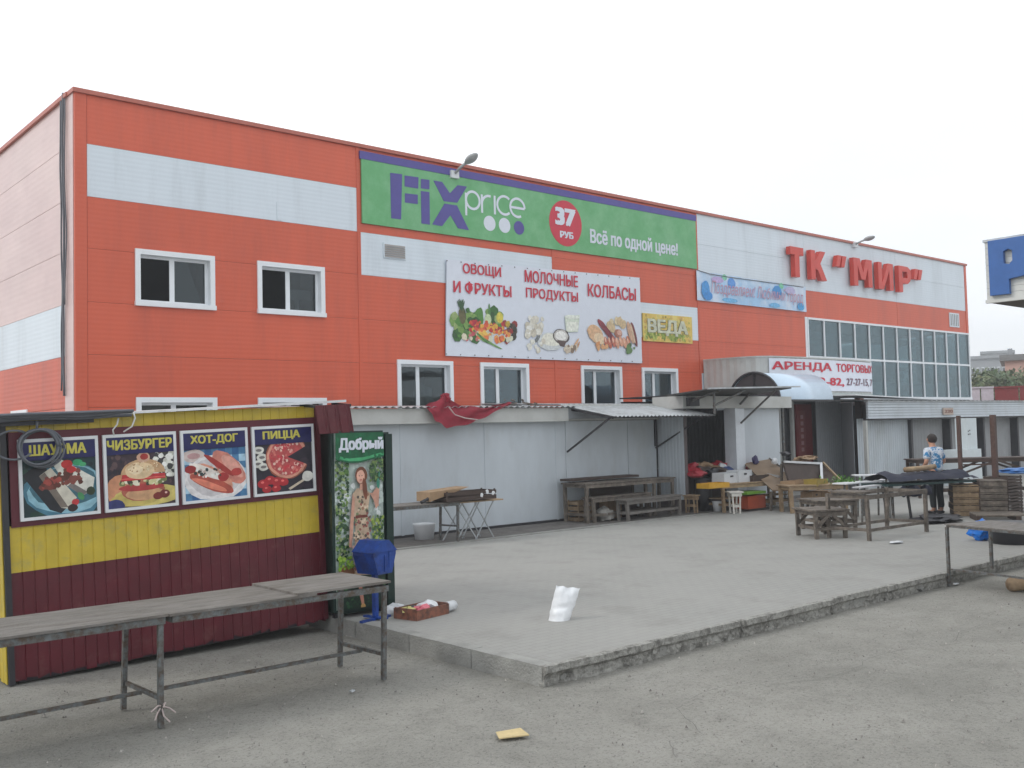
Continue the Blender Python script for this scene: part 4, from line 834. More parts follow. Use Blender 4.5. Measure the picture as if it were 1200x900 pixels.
def f_burger(A,a0,a1,c0,c1):
    clip(A,a0,a1,c0,c1+.17); w_=a1-a0; h=c1-c0
    A.rect(a0,a1,c0,c1,(58,44,52)); A.dots(a0,a1,c0+.4*h,c1,80,.022,[(70,56,66),(45,38,50),(90,70,72)])
    A.dots(a0+.72*w_,a1,c0+.55*h,c1,60,.026,[(225,225,215),(200,200,190),(60,60,60),(240,240,235)]); A.ell(a0+.3*w_,c0+.35*h,.36*w_,.3*h,(200,140,105)); A.ell(a0+.62*w_,c0+.2*h,.52*w_,.2*h,(206,190,110)); A.ell(a0+.4*w_,c0+.15*h,.36*w_,.14*h,(190,172,95)); A.ell(a0+.1*w_,c0+.05*h,.14*w_,.12*h,(50,55,110))
    A.ell(a0+.52*w_,c0+.3*h,.32*w_,.2*h,(170,95,75)); A.ell(a0+.54*w_,c0+.24*h,.28*w_,.13*h,(205,160,120)); A.ell(a0+.5*w_,c0+.36*h,.33*w_,.07*h,(175,60,60))
    A.dots(a0+.2*w_,a0+.84*w_,c0+.42*h,c0+.5*h,46,.022,[(205,200,150),(120,130,80),(60,60,45),(230,225,200)]); A.poly([(a0+.2*w_,c0+.5*h),(a0+.86*w_,c0+.5*h),(a0+.86*w_,c0+.6*h),(a0+.22*w_,c0+.62*h)],(190,50,55)); A.poly([(a0+.2*w_,c0+.53*h),(a0+.86*w_,c0+.52*h),(a0+.86*w_,c0+.545*h),(a0+.22*w_,c0+.55*h)],(215,100,90))
    A.ell(a0+.53*w_,c0+.62*h,.33*w_,.28*h,(198,160,120),n=30,a0=0,a1=180,jit=.01); A.ell(a0+.48*w_,c0+.68*h,.22*w_,.16*h,(222,195,155),n=24); A.ell(a0+.42*w_,c0+.7*h,.1*w_,.09*h,(236,215,180))
    A.ell(a0+.54*w_,c0+.93*h,.1*w_,.1*h,(205,165,140)); A.ell(a0+.55*w_,c0+.94*h,.06*w_,.06*h,(160,50,45)); A.ell(a0+.74*w_,c0+.17*h,.08*w_,.07*h,(120,40,35)); A.ell(a0+.84*w_,c0+.2*h,.08*w_,.08*h,(110,35,32)); A.ell(a0+.86*w_,c0+.22*h,.02*w_,.02*h,(230,190,180)); A.dots(a0+.3*w_,a0+.8*w_,c0+.66*h,c0+.86*h,40,.006,[(240,225,190),(180,140,100)])
def f_dog(A,a0,a1,c0,c1):
    clip(A,a0,a1,c0,c1+.17); w_=a1-a0; h=c1-c0
    A.rect(a0,a1,c0,c1,(70,120,160))
    for i in range(9):
        for j in range(7):
            if (i+j)%2: A.rect(a0+i*w_/9,a0+(i+1)*w_/9,c0+j*h/7,c0+(j+1)*h/7,(170,205,225) if j%2 else (40,90,140))
    A.ell(a0+.16*w_,c0+.88*h,.18*w_,.13*h,(205,190,185)); A.ell(a0+.16*w_,c0+.88*h,.1*w_,.06*h,(190,150,150)); A.ell(a0+.5*w_,c0+.42*h,.52*w_,.46*h,(225,222,222)); A.ell(a0+.5*w_,c0+.44*h,.45*w_,.38*h,(200,196,198))
    A.ell(a0+.72*w_,c0+.6*h,.34*w_,.22*h,(205,130,115),-.8); A.ell(a0+.78*w_,c0+.62*h,.24*w_,.12*h,(222,160,145),-.8); A.ell(a0+.56*w_,c0+.66*h,.3*w_,.06*h,(160,50,45),-.65); A.ell(a0+.84*w_,c0+.5*h,.09*w_,.08*h,(180,60,55))
    A.ell(a0+.42*w_,c0+.42*h,.4*w_,.22*h,(215,150,125),-.5); A.ell(a0+.44*w_,c0+.3*h,.38*w_,.13*h,(175,80,65),-.4); A.ell(a0+.4*w_,c0+.28*h,.3*w_,.06*h,(222,130,105),-.4); A.ell(a0+.36*w_,c0+.55*h,.3*w_,.09*h,(232,224,216),-.45); A.ell(a0+.1*w_,c0+.62*h,.09*w_,.08*h,(150,40,40)); A.ell(a0+.62*w_,c0+.42*h,.09*w_,.09*h,(165,45,45))
    A.dots(a0+.15*w_,a0+.6*w_,c0+.45*h,c0+.62*h,26,.014,[(35,55,60),(60,60,50),(235,235,230),(200,180,170)],test=lambda x,z:abs((z-(c0+.55*h))+.42*(x-(a0+.36*w_)))<.07)
def f_pizza(A,a0,a1,c0,c1):
    clip(A,a0,a1,c0,c1+.17); w_=a1-a0; h=c1-c0
    A.rect(a0,a1,c0,c1,(38,32,46)); A.dots(a0,a1,c0,c1,50,.03,[(44,36,50),(30,26,38),(50,40,52)])
    for x,z in ((.07,.9),(.12,.75),(.05,.62),(.14,.55)): A.ell(a0+x*w_,c0+z*h,.09*w_,.08*h,(214,214,206)); A.ell(a0+x*w_,c0+z*h,.05*w_,.03*h,(120,115,115))
    cx,cz,rr=a0+.56*w_,c0+.72*h,.36*w_
    A.ell(cx,cz,rr*1.05,rr*.98,(150,80,60),jit=.02,n=30,a0=28,a1=335); A.ell(cx,cz,rr,rr*.92,(215,150,130),jit=.02,n=30,a0=27,a1=336); A.ell(cx,cz,rr*.88,rr*.8,(190,80,80),jit=.03,n=30,a0=27,a1=336)
    A.dots(cx-rr,cx+rr,cz-rr,cz+rr,240,.014,[(225,170,160),(200,60,70),(235,200,185),(170,50,60),(215,120,110)],test=lambda x,z:(x-cx)**2+(z-cz)**2<(rr*.8)**2 and not (x>cx and abs(z-cz)<.62*(x-cx)))
    for x,z,s in ((.12,.2,.1),(.24,.26,.1),(.36,.22,.1),(.47,.2,.09),(.18,.08,.08),(.34,.08,.08)): A.ell(a0+x*w_,c0+z*h,s*w_,s*h*.9,(175,35,45)); A.ell(a0+x*w_-.01,c0+z*h+.015,s*w_*.3,s*h*.25,(225,110,105))
    A.poly([(a0+.55*w_,c0+.06*h),(a0+.58*w_,c0+.02*h),(a0+.86*w_,c0+.2*h),(a0+.84*w_,c0+.24*h)],(205,190,170)); A.ell(a0+.9*w_,c0+.28*h,.1*w_,.11*h,(220,218,212))
poster(.09,.79,'ШАУРМА','poster of two wrapped shawarmas on a blue plate, leftmost on the kiosk',f_wrap,.18,.68)
poster(.835,1.545,'ЧИЗБУРГЕР','poster of a cheeseburger on a yellow plate on the kiosk wall',f_burger,.87,1.50)
poster(1.59,2.31,'ХОТ-ДОГ','poster of hot dogs on a white plate with a blue checked cloth',f_dog,1.69,2.20)
poster(2.36,3.09,'ПИЦЦА','poster of a cut pizza with tomatoes, rightmost on the kiosk',f_pizza,2.48,2.92)
# cable coil
b=B(); r=random.Random(8)
for k in range(5):
    cx=2.66+.05*r.random(); cz=2.09+.02*r.random(); rr=.155+.03*r.random(); b.tube([(cx+rr*math.cos(t)*1.05,9.66-.012*k+.01*math.sin(3*t),cz+rr*math.sin(t)) for t in [2*math.pi*i/28 for i in range(29)]],.011,6)
b.tube([(2.47+.17*math.cos(t),9.64,2.13+.13*math.sin(t)) for t in [math.pi*.3+math.pi*1.5*i/20 for i in range(21)]],.011,6)
b.tube([(2.66,9.64,2.26),(2.66,9.64,2.34)],.012,6)
tag(build(b,'cable_coil',m_cable,smooth=True),'grey coil of cable hung on the kiosk corner over the first poster','cable')
b=B()
for k in range(5): b.tube([(1.2+2.3*i/14,9.62-.015*k,2.31+.012*k+.075*i/14+.018*noise.noise(V((i*.4,k*3,0)))) for i in range(15)],.011 if k%2 else .016,6)
tag(build(b,'overhead_cable',m_cable,smooth=True),'bunch of dark cables running along the kiosk roof edge','cable')
b=B()
for pts in ([(3.38,9.62,2.36),(3.36,9.6,2.30),(3.32,9.6,2.25),(3.33,9.6,2.20)],[(3.52,9.62,2.42),(3.53,9.6,2.36),(3.50,9.6,2.28),(3.42,9.6,2.23)]): b.tube(pts,.008,6)
tag(build(b,'hanging_wire',m_cablew,smooth=True),'pair of short white wires dangling above the burger poster','wire')
# ---------------------------------------------------------------- drinks fridge
fr=thing('drinks_fridge',(5.98,9.5,PZ),'tall dark green drinks cabinet with a printed door beside the kiosk','fridge')
build(B().box(5.715,6.38,9.53,10.1,PZ+.04,2.17),'cabinet',m_fg,fr)
build(B().box(5.60,6.27,9.48,9.528,PZ+.08,2.19),'door',m_fg,fr)
build(B().box(6.29,6.38,9.46,9.529,PZ+.05,2.15),'door_handle_rail',m_fg,fr)
A=Art(lambda u,y,v:(min(max(u,5.635),6.255),9.4795+y,min(max(v,.26),2.17))); r=A.r
A.rect(5.635,6.255,.26,2.17,(165,178,172)); A.dots(5.64,6.25,.5,1.85,300,.028,[(190,202,198),(212,218,216),(170,185,176),(150,170,155),(182,196,188)])
A.dots(5.64,5.80,.8,1.88,230,.017,[(52,84,48),(90,125,66),(38,62,42),(120,145,85),(60,92,64),(150,165,120)]); A.dots(6.1,6.25,.62,1.25,150,.017,[(66,100,50),(130,155,66),(50,78,46),(160,175,90)])
A.dots(6.08,6.25,1.62,1.88,90,.017,[(66,100,60),(110,135,76),(48,80,50)])
A.rect(5.635,6.255,.26,.62,(20,46,32)); A.dots(5.65,6.24,.28,.66,170,.018,[(24,60,38),(38,78,46),(14,38,28),(50,90,50)])
skin=(200,150,130); dr=(190,165,140)
A.poly([(5.89,.62),(5.93,.62),(5.97,.3),(5.94,.28),(5.91,.4)],(190,130,110)); A.ell(5.955,.27,.03,.03,(190,150,90))
A.poly([(5.84,.62),(6.1,.60),(6.07,.95),(6.02,1.25),(5.88,1.25),(5.86,.95)],dr); A.poly([(5.86,1.25),(6.03,1.25),(6.07,1.5),(6.0,1.55),(5.9,1.56),(5.84,1.5)],dr)
A.dots(5.84,6.08,.64,1.5,150,.014,[(150,90,80),(120,130,95),(215,195,170),(160,120,95),(90,80,70)],test=lambda x,z:abs(x-5.96)<(.11 if z<1.25 else .085)); A.rect(5.875,6.03,1.235,1.265,(120,60,50))
A.poly([(5.84,1.5),(5.87,1.45),(5.84,1.1),(5.82,.92),(5.785,.93),(5.80,1.15)],skin); A.poly([(6.06,1.5),(6.11,1.42),(6.14,1.32),(6.175,1.36),(6.14,1.55),(6.1,1.5)],skin); A.poly([(6.13,1.34),(6.175,1.35),(6.19,1.56),(6.15,1.56)],skin)
A.ell(6.175,1.60,.022,.06,(60,130,110)); A.ell(6.19,1.7,.01,.03,(60,130,110)); A.poly([(5.93,1.54),(5.99,1.54),(5.99,1.62),(5.94,1.62)],skin); A.ell(5.955,1.70,.075,.095,(110,65,45)); A.ell(5.948,1.685,.053,.075,(215,165,145)); A.ell(6.0,1.55,.03,.12,(120,70,50),.1)
A.ell(5.93,1.695,.008,.005,(60,40,40)); A.ell(5.965,1.695,.008,.005,(60,40,40)); A.ell(5.948,1.65,.018,.006,(180,80,80))
A.ell(5.75,.66,.1,.07,(120,75,45)); A.dots(5.66,5.84,.70,.82,26,.02,[(130,170,60),(160,195,80),(100,140,50)]); A.dots(5.84,5.97,.72,.95,24,.02,[(200,150,140),(170,110,110),(215,180,170)])
A.poly([(5.635,2.17),(6.255,2.17),(6.255,1.90),(6.1,1.87),(5.95,1.84),(5.8,1.84),(5.635,1.88)],(18,92,58)); A.poly([(5.635,1.9),(5.8,1.86),(5.95,1.86),(6.1,1.89),(6.255,1.92),(6.255,1.95),(6.0,1.9),(5.8,1.89),(5.635,1.93)],(70,165,110))
A.dots(5.64,6.25,1.9,2.15,40,.02,[(20,98,60),(15,84,52),(24,104,66)]); A.done('door_print',fr)
text('Добрый',5.67,6.245,1.95,2.12,9.440,m_pw,fr,.05,.002)
b=B()
for x in (5.7,6.28):
    for y in (9.6,10.0): b.box(x-.03,x+.03,y-.03,y+.03,PZ,PZ+.04)
build(b,'foot',m_blk,fr)
# ---------------------------------------------------------------- blue litter bin
bn=thing('litter_bin',(5.93,9.17,PZ),'blue metal litter bin with pitched lid on a post','bin',rot=(0,0,R(14)))
b=B(); d=.15
prof=[(-.11,.50),(.11,.50),(.175,.70),(.175,.74),(.05,.84),(-.05,.84),(-.175,.74),(-.175,.70)]
b.prism([(x,z) for x,z in prof],-d,d); build(b,'bin_body',m_blue,bn,local=True)
build(B().prism([(-.185,.735),(.185,.735),(.06,.855),(-.06,.855)],-d-.012,d+.012),'bin_lid',m_blue,bn,local=True)
build(B().box(-.012,.012,-d-.012,-d-.001,.52,.70),'rib',m_blue,bn,local=True)
build(B().box(.06,.13,-d-.006,-d-.001,.56,.73),'rib',m_blue,bn,local=True)
build(B().bar((0,0,0),(0,0,.5),.05),'post',m_blue,bn,local=True); build(B().bar((-.22,0,.012),(.22,0,.012),.05,.024).bar((0,-.16,.03),(0,.16,.03),.05,.02),'foot',m_blue,bn,local=True)
# ---------------------------------------------------------------- trash crate
tc_=thing('litter_tray',(6.4,8.98,PZ),'low fruit tray heaped with colourful litter beside the blue bin','tray',rot=(0,0,R(12)))
b=B().box(-.26,.26,-.17,.17,0,.02).box(-.26,.26,-.17,-.155,.02,.11).box(-.26,.26,.155,.17,.02,.11).box(-.26,-.245,-.155,.155,.02,.12).box(.245,.26,-.155,.155,.02,.12)
build(b,'tray',mat('printed_tray_card',(.26,.10,.06),.7,c2=(.10,.05,.04),patch=14,var=.2),tc_,local=True)
r=random.Random(12)
for i,(mm,x,y,s) in enumerate([(m_whp,.12,.02,.12),(mat('pink_wrapper',(.62,.13,.17),.5),-.02,-.03,.10),(mat('yellow_wrapper',(.5,.45,.16),.5),-.15,.05,.09),(m_blk,.06,-.1,.06),(m_whp,-.1,-.1,.05),(m_blk,-.05,.08,.08),(m_whp,.2,.08,.07)]):
    build(B().crumple((x,y,.04),(s,s*.8,s*.42),i+2,.5,2),'litter',mm,tc_,local=True)
cn=tag(build(B().tube([(6.68,8.93,PZ+.06),(6.84,8.98,PZ+.06)],.055,14),'paint_can',m_wbox,smooth=True),'small white can lying against the litter tray','can')
tag(build(B().crumple((6.25,9.3,PZ),(.12,.08,.06),31,.5,2),'crumpled_wrapper',m_wbox),'crumpled pale wrapper by the foot of the drinks cabinet','litter')
# ---------------------------------------------------------------- white plastic bag
b=B(); n=12; base=[V((7.12,7.78,PZ)),V((7.36,7.62,PZ))]; topp=[V((7.235,7.72,PZ+.36)),V((7.47,7.60,PZ+.31))]
for face in (1,-1):
    for i in range(n+1):
        for j in range(n+1):
            s_=i/n; t=j/n; p=base[0].lerp(base[1],.12+s_*.8).lerp(topp[0].lerp(topp[1],s_),t); nd=V((-.5,-.85,0))*face
            bul=.10*math.sin(math.pi*s_)**.7*(1-t)**.6*(1 if t<1 else 0)+.02*noise.noise(V((s_*6,t*6,face)))*math.sin(math.pi*s_)
            p=p+nd*bul+V((0,0,.05*noise.noise(V((s_*3,t*3,2)))*t))+V((.02,0,0))*noise.noise(V((s_*2,t*6,7))); b.v.append(p)
for f_ in range(2):
    o_=f_*(n+1)**2
    for i in range(n):
        for j in range(n): a=o_+i*(n+1)+j; q=(a,a+n+1,a+n+2,a+1); b.f.append(q if f_==0 else tuple(reversed(q)))
tag(build(b,'plastic_bag',m_bagw,smooth=True),'white plastic bag standing upright on the paved platform','bag')
tag(build(B().hexa([(4.50,5.42,.012),(4.70,5.33,.012),(4.74,5.47,.02),(4.57,5.54,.016)],[(4.50,5.42,.020),(4.70,5.33,.020),(4.74,5.47,.03),(4.57,5.54,.022)]),'cardboard_scrap',m_paper),'flat yellowish scrap of card lying on the car park','litter')
for px,py,z,s,lab in ((1050,637,PZ,.07,'white paper scrap lying on the platform near the grey trestle frame'),(1120,685,.0,.03,'small white scrap on the car park below the kerb')):
    p=G(px,py,z); tag(build(B().crumple((p.x,p.y,z+.005),(s*2,s,s*.25),int(px),.5,2),'paper_scrap',m_wbox),lab,'litter')
for px,py,s,lab in ((413,811,.025,'tiny crushed can on the car park in front of the long table'),(1077,692,.07,'larger pale concrete chip fallen below the broken kerb'),(1040,699,.09,'concrete lump fallen below the kerb joint'),(928,729,.04,'small concrete crumb under the kerb, left of the lump')):
    p=G(px,py,0); tag(build(B().crumple((p.x,p.y,0),(s,s*.7,s*.4),int(px),.5,2),'concrete_chip' if s>.03 else 'crushed_can',m_conc if s>.03 else m_galv),lab,'rubble' if s>.03 else 'litter')
# ---------------------------------------------------------------- steel tables
def steel_table(x0,x1,y0,y1,h,z0,lab,boards,name='market_table',rail=.22,mtop=None,legx=(0,1),group=None,mframe=None,stretch=True):
    mtop=mtop or m_ply; mframe=mframe or m_steel
    t=thing(name,(x0,y0,z0),lab,'table',group); 
    b=B().bar((x0,y0+.015,h-.045),(x1,y0+.015,h-.045),.03,.05).bar((x0,y1-.015,h-.045),(x1,y1-.015,h-.045),.03,.05).bar((x0+.015,y0+.03,h-.046),(x0+.015,y1-.03,h-.046),.03,.05).bar((x1-.015,y0+.03,h-.046),(x1-.015,y1-.03,h-.046),.03,.05)
    build(b,'top_frame',mframe,t)
    for i,(a,c,dz,rot) in enumerate(boards):
        bb=rough_block(a,c,y0-.015+rot,y1+.01+rot,h-.018+dz,h+.002+dz,.004,i*7+x0,8,3,1); build(bb,'top_board',mtop,t)
    for x in (x0+.03,x1-.03):
        if x<x0+.1 and not legx[0]: continue
        for y in (y0+.03,y1-.05): build(B().bar((x,y,h-.07),(x+rnd.uniform(-.02,.02),y+.02,z0),.038),'leg',mframe,t)
        build(B().bar((x,y0+.05,z0+rail),(x,y1-.05,z0+rail-.01),.03),'side_rail',mframe,t)
    if stretch: build(B().bar((x0+.04,(y0+y1)/2,z0+rail-.02),(x1-.04,(y0+y1)/2,z0+rail-.02),.028),'stretcher',mframe,t)
    return t
steel_table(3.0,4.94,7.42,8.22,.84,0,'long steel market table in the foreground, right one of two, its plywood boards overlapping',[(2.97,4.22,0,0),(4.05,4.96,.018,.012)],group='foreground market tables')
steel_table(.5,2.95,7.43,8.22,.84,0,'steel market table in the foreground, left one of two, cut by the photo edge',[(.5,1.7,0,0),(1.705,2.965,.004,-.01)],group='foreground market tables')
b=B(); p0=V((2.93,7.47,.16))
for i in range(5): a=i*1.2; b.tube([p0,p0+V((.05*math.cos(a),-.03,.05*math.sin(a)-.02)),p0+V((.10*math.cos(a+.4),-.04,.06*math.sin(a)-.06))],.006,5)
tag(build(b,'rope_knot',m_rope),'scrap of pale rope tied round the joined legs of the foreground tables','rope')
rt=thing('market_table',(12.84,6.22,0),'thin-legged steel table standing across the kerb at the right edge','table',rot=(0,0,R(-17)))
for i in range(2): build(rough_block(-.02,.80,-1.05-i*1.05,0.02-i*1.055,.785,.80,.002,i+50,3,8,1),'top_board',m_ply,rt,local=True)
build(B().bar((0,.0,.77),(0,-2.1,.77),.025).bar((.78,.0,.77),(.78,-2.1,.77),.025).bar((.02,.0,.769),(.76,.0,.769),.025).bar((.02,-2.1,.769),(.76,-2.1,.769),.025),'top_frame',m_steel,rt,local=True)
for x,y,z in ((0,0,0),(.78,0,PZ),(0,-2.08,0),(.78,-2.08,0)): build(B().bar((x,y,.757),(x,y,z),.035),'leg',m_steel,rt,local=True)
build(B().bar((.02,-.03,.21),(.3,-2.0,.2),.025),'stretcher',m_steel,rt,local=True)
# grey tabletop by the pavilion with crate
gt=steel_table(9.55,11.1,14.32,14.92,.90,PZ,'narrow grey-topped steel table against the white pavilion',[(9.5,11.15,0,0)],rail=.3,stretch=False)
fd=thing('folding_table',(11.4,14.5,PZ),'light folding table with crossed thin legs beside the white pavilion','table')
build(B().box(10.95,12.15,14.35,14.85,.86,.885),'tabletop',m_wood2,fd)
for y in (14.4,14.8):
    for a,c in (((11.05,.86),(11.55,PZ)),((11.55,.86),(11.05,PZ)),((11.95,.86),(11.5,PZ)),((11.5,.86),(11.95,PZ)),): build(B().bar((a[0],y,a[1]),(c[0],y,c[1]),.018),'leg',m_galv,fd)
cr=thing('fruit_crate',(11.2,14.4,.91),'dark open fruit crate on the grey-topped table','crate')
def crate_b(x0,x1,y0,y1,z0,z1,n=3,t=.012):
    b=B().box(x0,x1,y0,y1,z0,z0+.012); h=(z1-z0)/n
    for i in range(n):
        za=z0+i*h+.014; zb=za+h*.66; b.box(x0,x1,y0,y0+t,za,zb).box(x0,x1,y1-t,y1,za,zb).box(x0,x0+t,y0+t,y1-t,za,zb).box(x1-t,x1,y0+t,y1-t,za,zb)
    for x in (x0+t,x1-2*t-.012):
        for y in (y0+t+.001,y1-2*t-.013): b.box(x,x+.024,y,y+.024,z0+.013,z1+.004)
    return b
build(crate_b(10.75,11.9,14.25,14.68,.91,1.09,2),'crate_frame',m_brown,cr)
for x,z in ((11.55,.95),(11.68,1.0),(11.82,.97)): build(B().crumple((x,14.245,z),(.035,.01,.04),int(x*9),.3,2),'white_patch',m_whp,cr)
tag(build(B().hexa([(10.45,14.35,.93),(11.2,14.3,1.13),(11.2,14.7,1.13),(10.45,14.75,.93)],[(10.45,14.35,1.10),(11.3,14.3,1.155),(11.3,14.7,1.155),(10.45,14.75,1.10)]),'cardboard_flat',m_card),'tilted flattened tan cardboard on top of the dark crate','cardboard')
tag(build(B().tube([(10.3,14.4,.93),(10.45,14.4,.98),(10.55,14.45,1.05)],.03,8),'dark_rag',m_blk),'dark rag heaped at the left end of the crate','rag')
b=B().lathe((11.0,15.3,PZ),[(.17,0),(.21,.28),(.22,.30),(.205,.30),(.16,.02)],24,False); bk=build(b,'paint_bucket',m_whp,smooth=True); tag(bk,'large whitish bucket under the grey-topped table by the pavilion','bucket')
# ---------------------------------------------------------------- timber tables and benches
def timber_table(name,lab,cx,cy,L_,D,h,z0,rot,m_=None,cat='table',planks=3,braces=True,low=True,group=None,leg=.07,top=True,shelf=False):
    m_=m_ or m_wood; t=thing(name,(cx,cy,z0),lab,cat,group,rot=(0,0,R(rot)))
    if top:
        for i in range(planks):
            w_=D/planks; build(rough_block(-L_/2+.01*(i%2),L_/2-.012*((i+1)%2),-D/2+i*w_+.004,-D/2+(i+1)*w_-.004,h-.03,h,.004,i+cx,6,1,1),'plank',m_,t,local=True)
    for sx_ in (-1,1):
        for sy_ in (-1,1): build(B().bar((sx_*(L_/2-.08),sy_*(D/2-.05),h-.03),(sx_*(L_/2-.10),sy_*(D/2-.04),0),leg,leg*.8),'leg',m_,t,local=True)
        build(B().bar((sx_*(L_/2-.08),-D/2+.05,h-.07),(sx_*(L_/2-.08),D/2-.05,h-.07),.04,.06),'cross_rail',m_,t,local=True)
        if low: build(B().bar((sx_*(L_/2-.1),-D/2+.05,.18),(sx_*(L_/2-.1),D/2-.05,.18),.035,.05),'cross_rail',m_,t,local=True)
    for sy_ in (-1,1):
        build(B().bar((-L_/2+.05,sy_*(D/2-.03),h-.075),(L_/2-.05,sy_*(D/2-.03),h-.075),.025,.07),'long_rail',m_,t,local=True)
        if low: build(B().bar((-L_/2+.1,sy_*(D/2-.06),.17),(L_/2-.1,sy_*(D/2-.06),.17),.03,.05),'long_rail',m_,t,local=True)
        if braces:
            build(B().bar((-L_/2+.1,sy_*(D/2-.02),.2),(-.02,sy_*(D/2-.02),h-.07),.03,.05),'brace',m_,t,local=True); build(B().bar((L_/2-.1,sy_*(D/2-.02),.2),(.02,sy_*(D/2-.02),h-.07),.03,.05),'brace',m_,t,local=True)
    if shelf: build(B().box(-L_/2+.08,L_/2-.08,-D/2+.06,D/2-.06,.3,.32),'shelf',m_,t,local=True)
    return t
timber_table('trestle_table','low grey timber trestle table with crossed braces, left one in the open square',15.62,9.82,.72,.78,.5,PZ,-31,leg=.065,group='rough timber trestles in the square')
timber_table('trestle_table','grey timber trestle table with braces, standing right behind the leftmost low one',16.72,10.35,.85,.8,.58,PZ,-28,leg=.065,group='rough timber trestles in the square')
tf=timber_table('timber_trestle','bare timber trestle frame without boards, right of the two low trestles',16.45,9.2,2.05,.85,.80,PZ,-2,leg=.065,top=False,braces=False,group='rough timber trestles in the square')
build(rough_block(-1.04,-.66,-.38,.3,.80,.825,.004,3,4,2,1),'plank',m_wood,tf,local=True)
wt=timber_table('work_table','tall grey plank table against the pavilion under the corrugated canopy',16.0,15.25,2.3,.75,.85,PZ,0,leg=.07,planks=4,braces=False)
build(B().box(-1.12,1.0,.05,.42,.88,.93),'raised_board',m_brown,wt,local=True); build(B().box(-.3,1.0,.3,.33,.1,.8),'back_panel',m_brown,wt,local=True)
timber_table('plank_bench','lower plank bench in front of the tall work table',16.65,14.7,2.0,.34,.47,PZ,3,m_=m_ply,cat='bench',braces=False,planks=2,group='plank benches under the corrugated canopy')
timber_table('plank_bench','long bench half hidden behind the front bench under the corrugated canopy',15.95,14.98,2.0,.32,.55,PZ,2,cat='bench',braces=False,planks=2,group='plank benches under the corrugated canopy')
timber_table('extension_table','narrow table end reaching right from the tall work table',17.5,15.35,1.1,.5,.83,PZ,0,braces=False,low=False,planks=2)
timber_table('small_stool','small wooden stool beside the ribbed side sheet of the stall',18.15,14.75,.32,.3,.42,PZ,10,m_=m_wood2,cat='stool',braces=False,planks=2,leg=.035)
b=crate_b(15.1,15.55,15.35,15.7,PZ,.62,4); tag(build(b,'wooden_crate',m_wood2),'orange-brown slatted crate under the left end of the work table','crate')
tag(build(B().crumple((15.55,15.0,PZ),(.2,.16,.15),4,.3),'grey_sack',mat('sackcloth',(.3,.29,.27),.9)),'pale grey sack on the ground under the work table','sack')
for i,(x,y,w_,h,mm,lb) in enumerate(((15.95,15.3,.45,.4,m_card,'brown carton under the middle of the work table'),(16.5,15.3,.4,.5,m_brown,'dark box under the right of the work table'))):
    tag(build(B().box(x,x+w_,y,y+.3,PZ,PZ+h).box(x+.02,x+w_*.48,y-.1,y+.01,PZ+h,PZ+h+.01),'storage_box',mm),lb,'box')
# ---------------------------------------------------------------- goods in front of the open stall
lt=timber_table('goods_table','long pale wood goods table in front of the open stall',19.75,14.3,2.35,.6,.66,PZ,-9,m_=m_wood2,braces=False,planks=3,leg=.07,shelf=True)
def box3(name,mm,px0,py0,px1,py1,Y,dep,lab,cat,grp=None,open_=False,handles=False):
    a=W(px0,py1,Y); c=W(px1,py0,Y); t=thing(name,((a.x+c.x)/2,Y,a.z),lab,cat,grp)
    b=B().box(a.x,c.x,Y,Y+dep,a.z,a.z+.01).box(a.x,c.x,Y,Y+.012,a.z+.011,c.z).box(a.x,c.x,Y+dep-.012,Y+dep,a.z+.011,c.z).box(a.x,a.x+.012,Y+.013,Y+dep-.013,a.z+.011,c.z).box(c.x-.012,c.x,Y+.013,Y+dep-.013,a.z+.011,c.z)
    build(b,'carton',mm,t)
    if not open_: build(B().box(a.x+.005,c.x-.005,Y-.004,Y+dep*.5-.003,c.z,c.z+.01).box(a.x+.005,c.x-.005,Y+dep*.5+.003,Y+dep,c.z+.001,c.z+.012),'flap',mm,t)
    if handles: build(B().box((a.x*.6+c.x*.4),(a.x*.4+c.x*.6),Y-.006,Y-.001,(a.z*.35+c.z*.65),(a.z*.2+c.z*.8)),'hand_hole',m_blk,t)
    return t
box3('carton_box',m_wbox,849,554,866,568,14.25,.35,'white carton with a blue mark on the goods table, left one','box','white cartons on the goods table',handles=True)
box3('carton_box',m_wbox,866,551,881,566,14.2,.35,'taller white carton on the goods table, right one','box','white cartons on the goods table',handles=True)
box3('plastic_crate',m_yplast,831,565,855,573,13.95,.35,'yellow plastic crate at the left end of the goods table','crate',open_=True)
box3('plastic_crate',m_brown,883,556,901,567,14.1,.35,'dark tilted crate at the middle of the goods table','crate',open_=True)
p=W(908,563,14.1); tag(build(B().hexa([(p.x-.1,13.95,.84),(p.x+.35,13.95,.84),(p.x+.35,14.3,.84),(p.x-.1,14.3,.84)],[(p.x-.14,13.92,.94),(p.x+.25,13.95,.86),(p.x+.25,14.3,.9),(p.x-.14,14.33,1.0)]),'white_tray',m_wbox),'white tray tipped at the right end of the goods table','tray')
oc=box3('plastic_crate',m_orange,877,580,897,597,13.9,.4,'orange plastic crate with a lime green lid under the goods table','crate'); 
a=W(876,580,13.85);c=W(898,575,13.85); build(B().box(a.x,c.x,13.86,14.32,a.z,c.z),'lid',m_lime,oc)
a=G(841,600,PZ); tag(build(B().lathe((a.x,a.y,PZ),[(.085,0),(.12,.24),(.125,.25),(.11,.25),(.08,.02)],20,False),'small_bucket',m_whp,smooth=True),'small white bucket on the ground below the yellow crate','bucket')
a=G(825,599,PZ); tag(build(B().lathe((a.x,a.y,PZ),[(.18,0),(.2,.4),(.2,.75),(.21,.77),(.19,.77)],22),'black_barrel',m_blk,smooth=True),'black barrel standing left of the goods table','barrel')
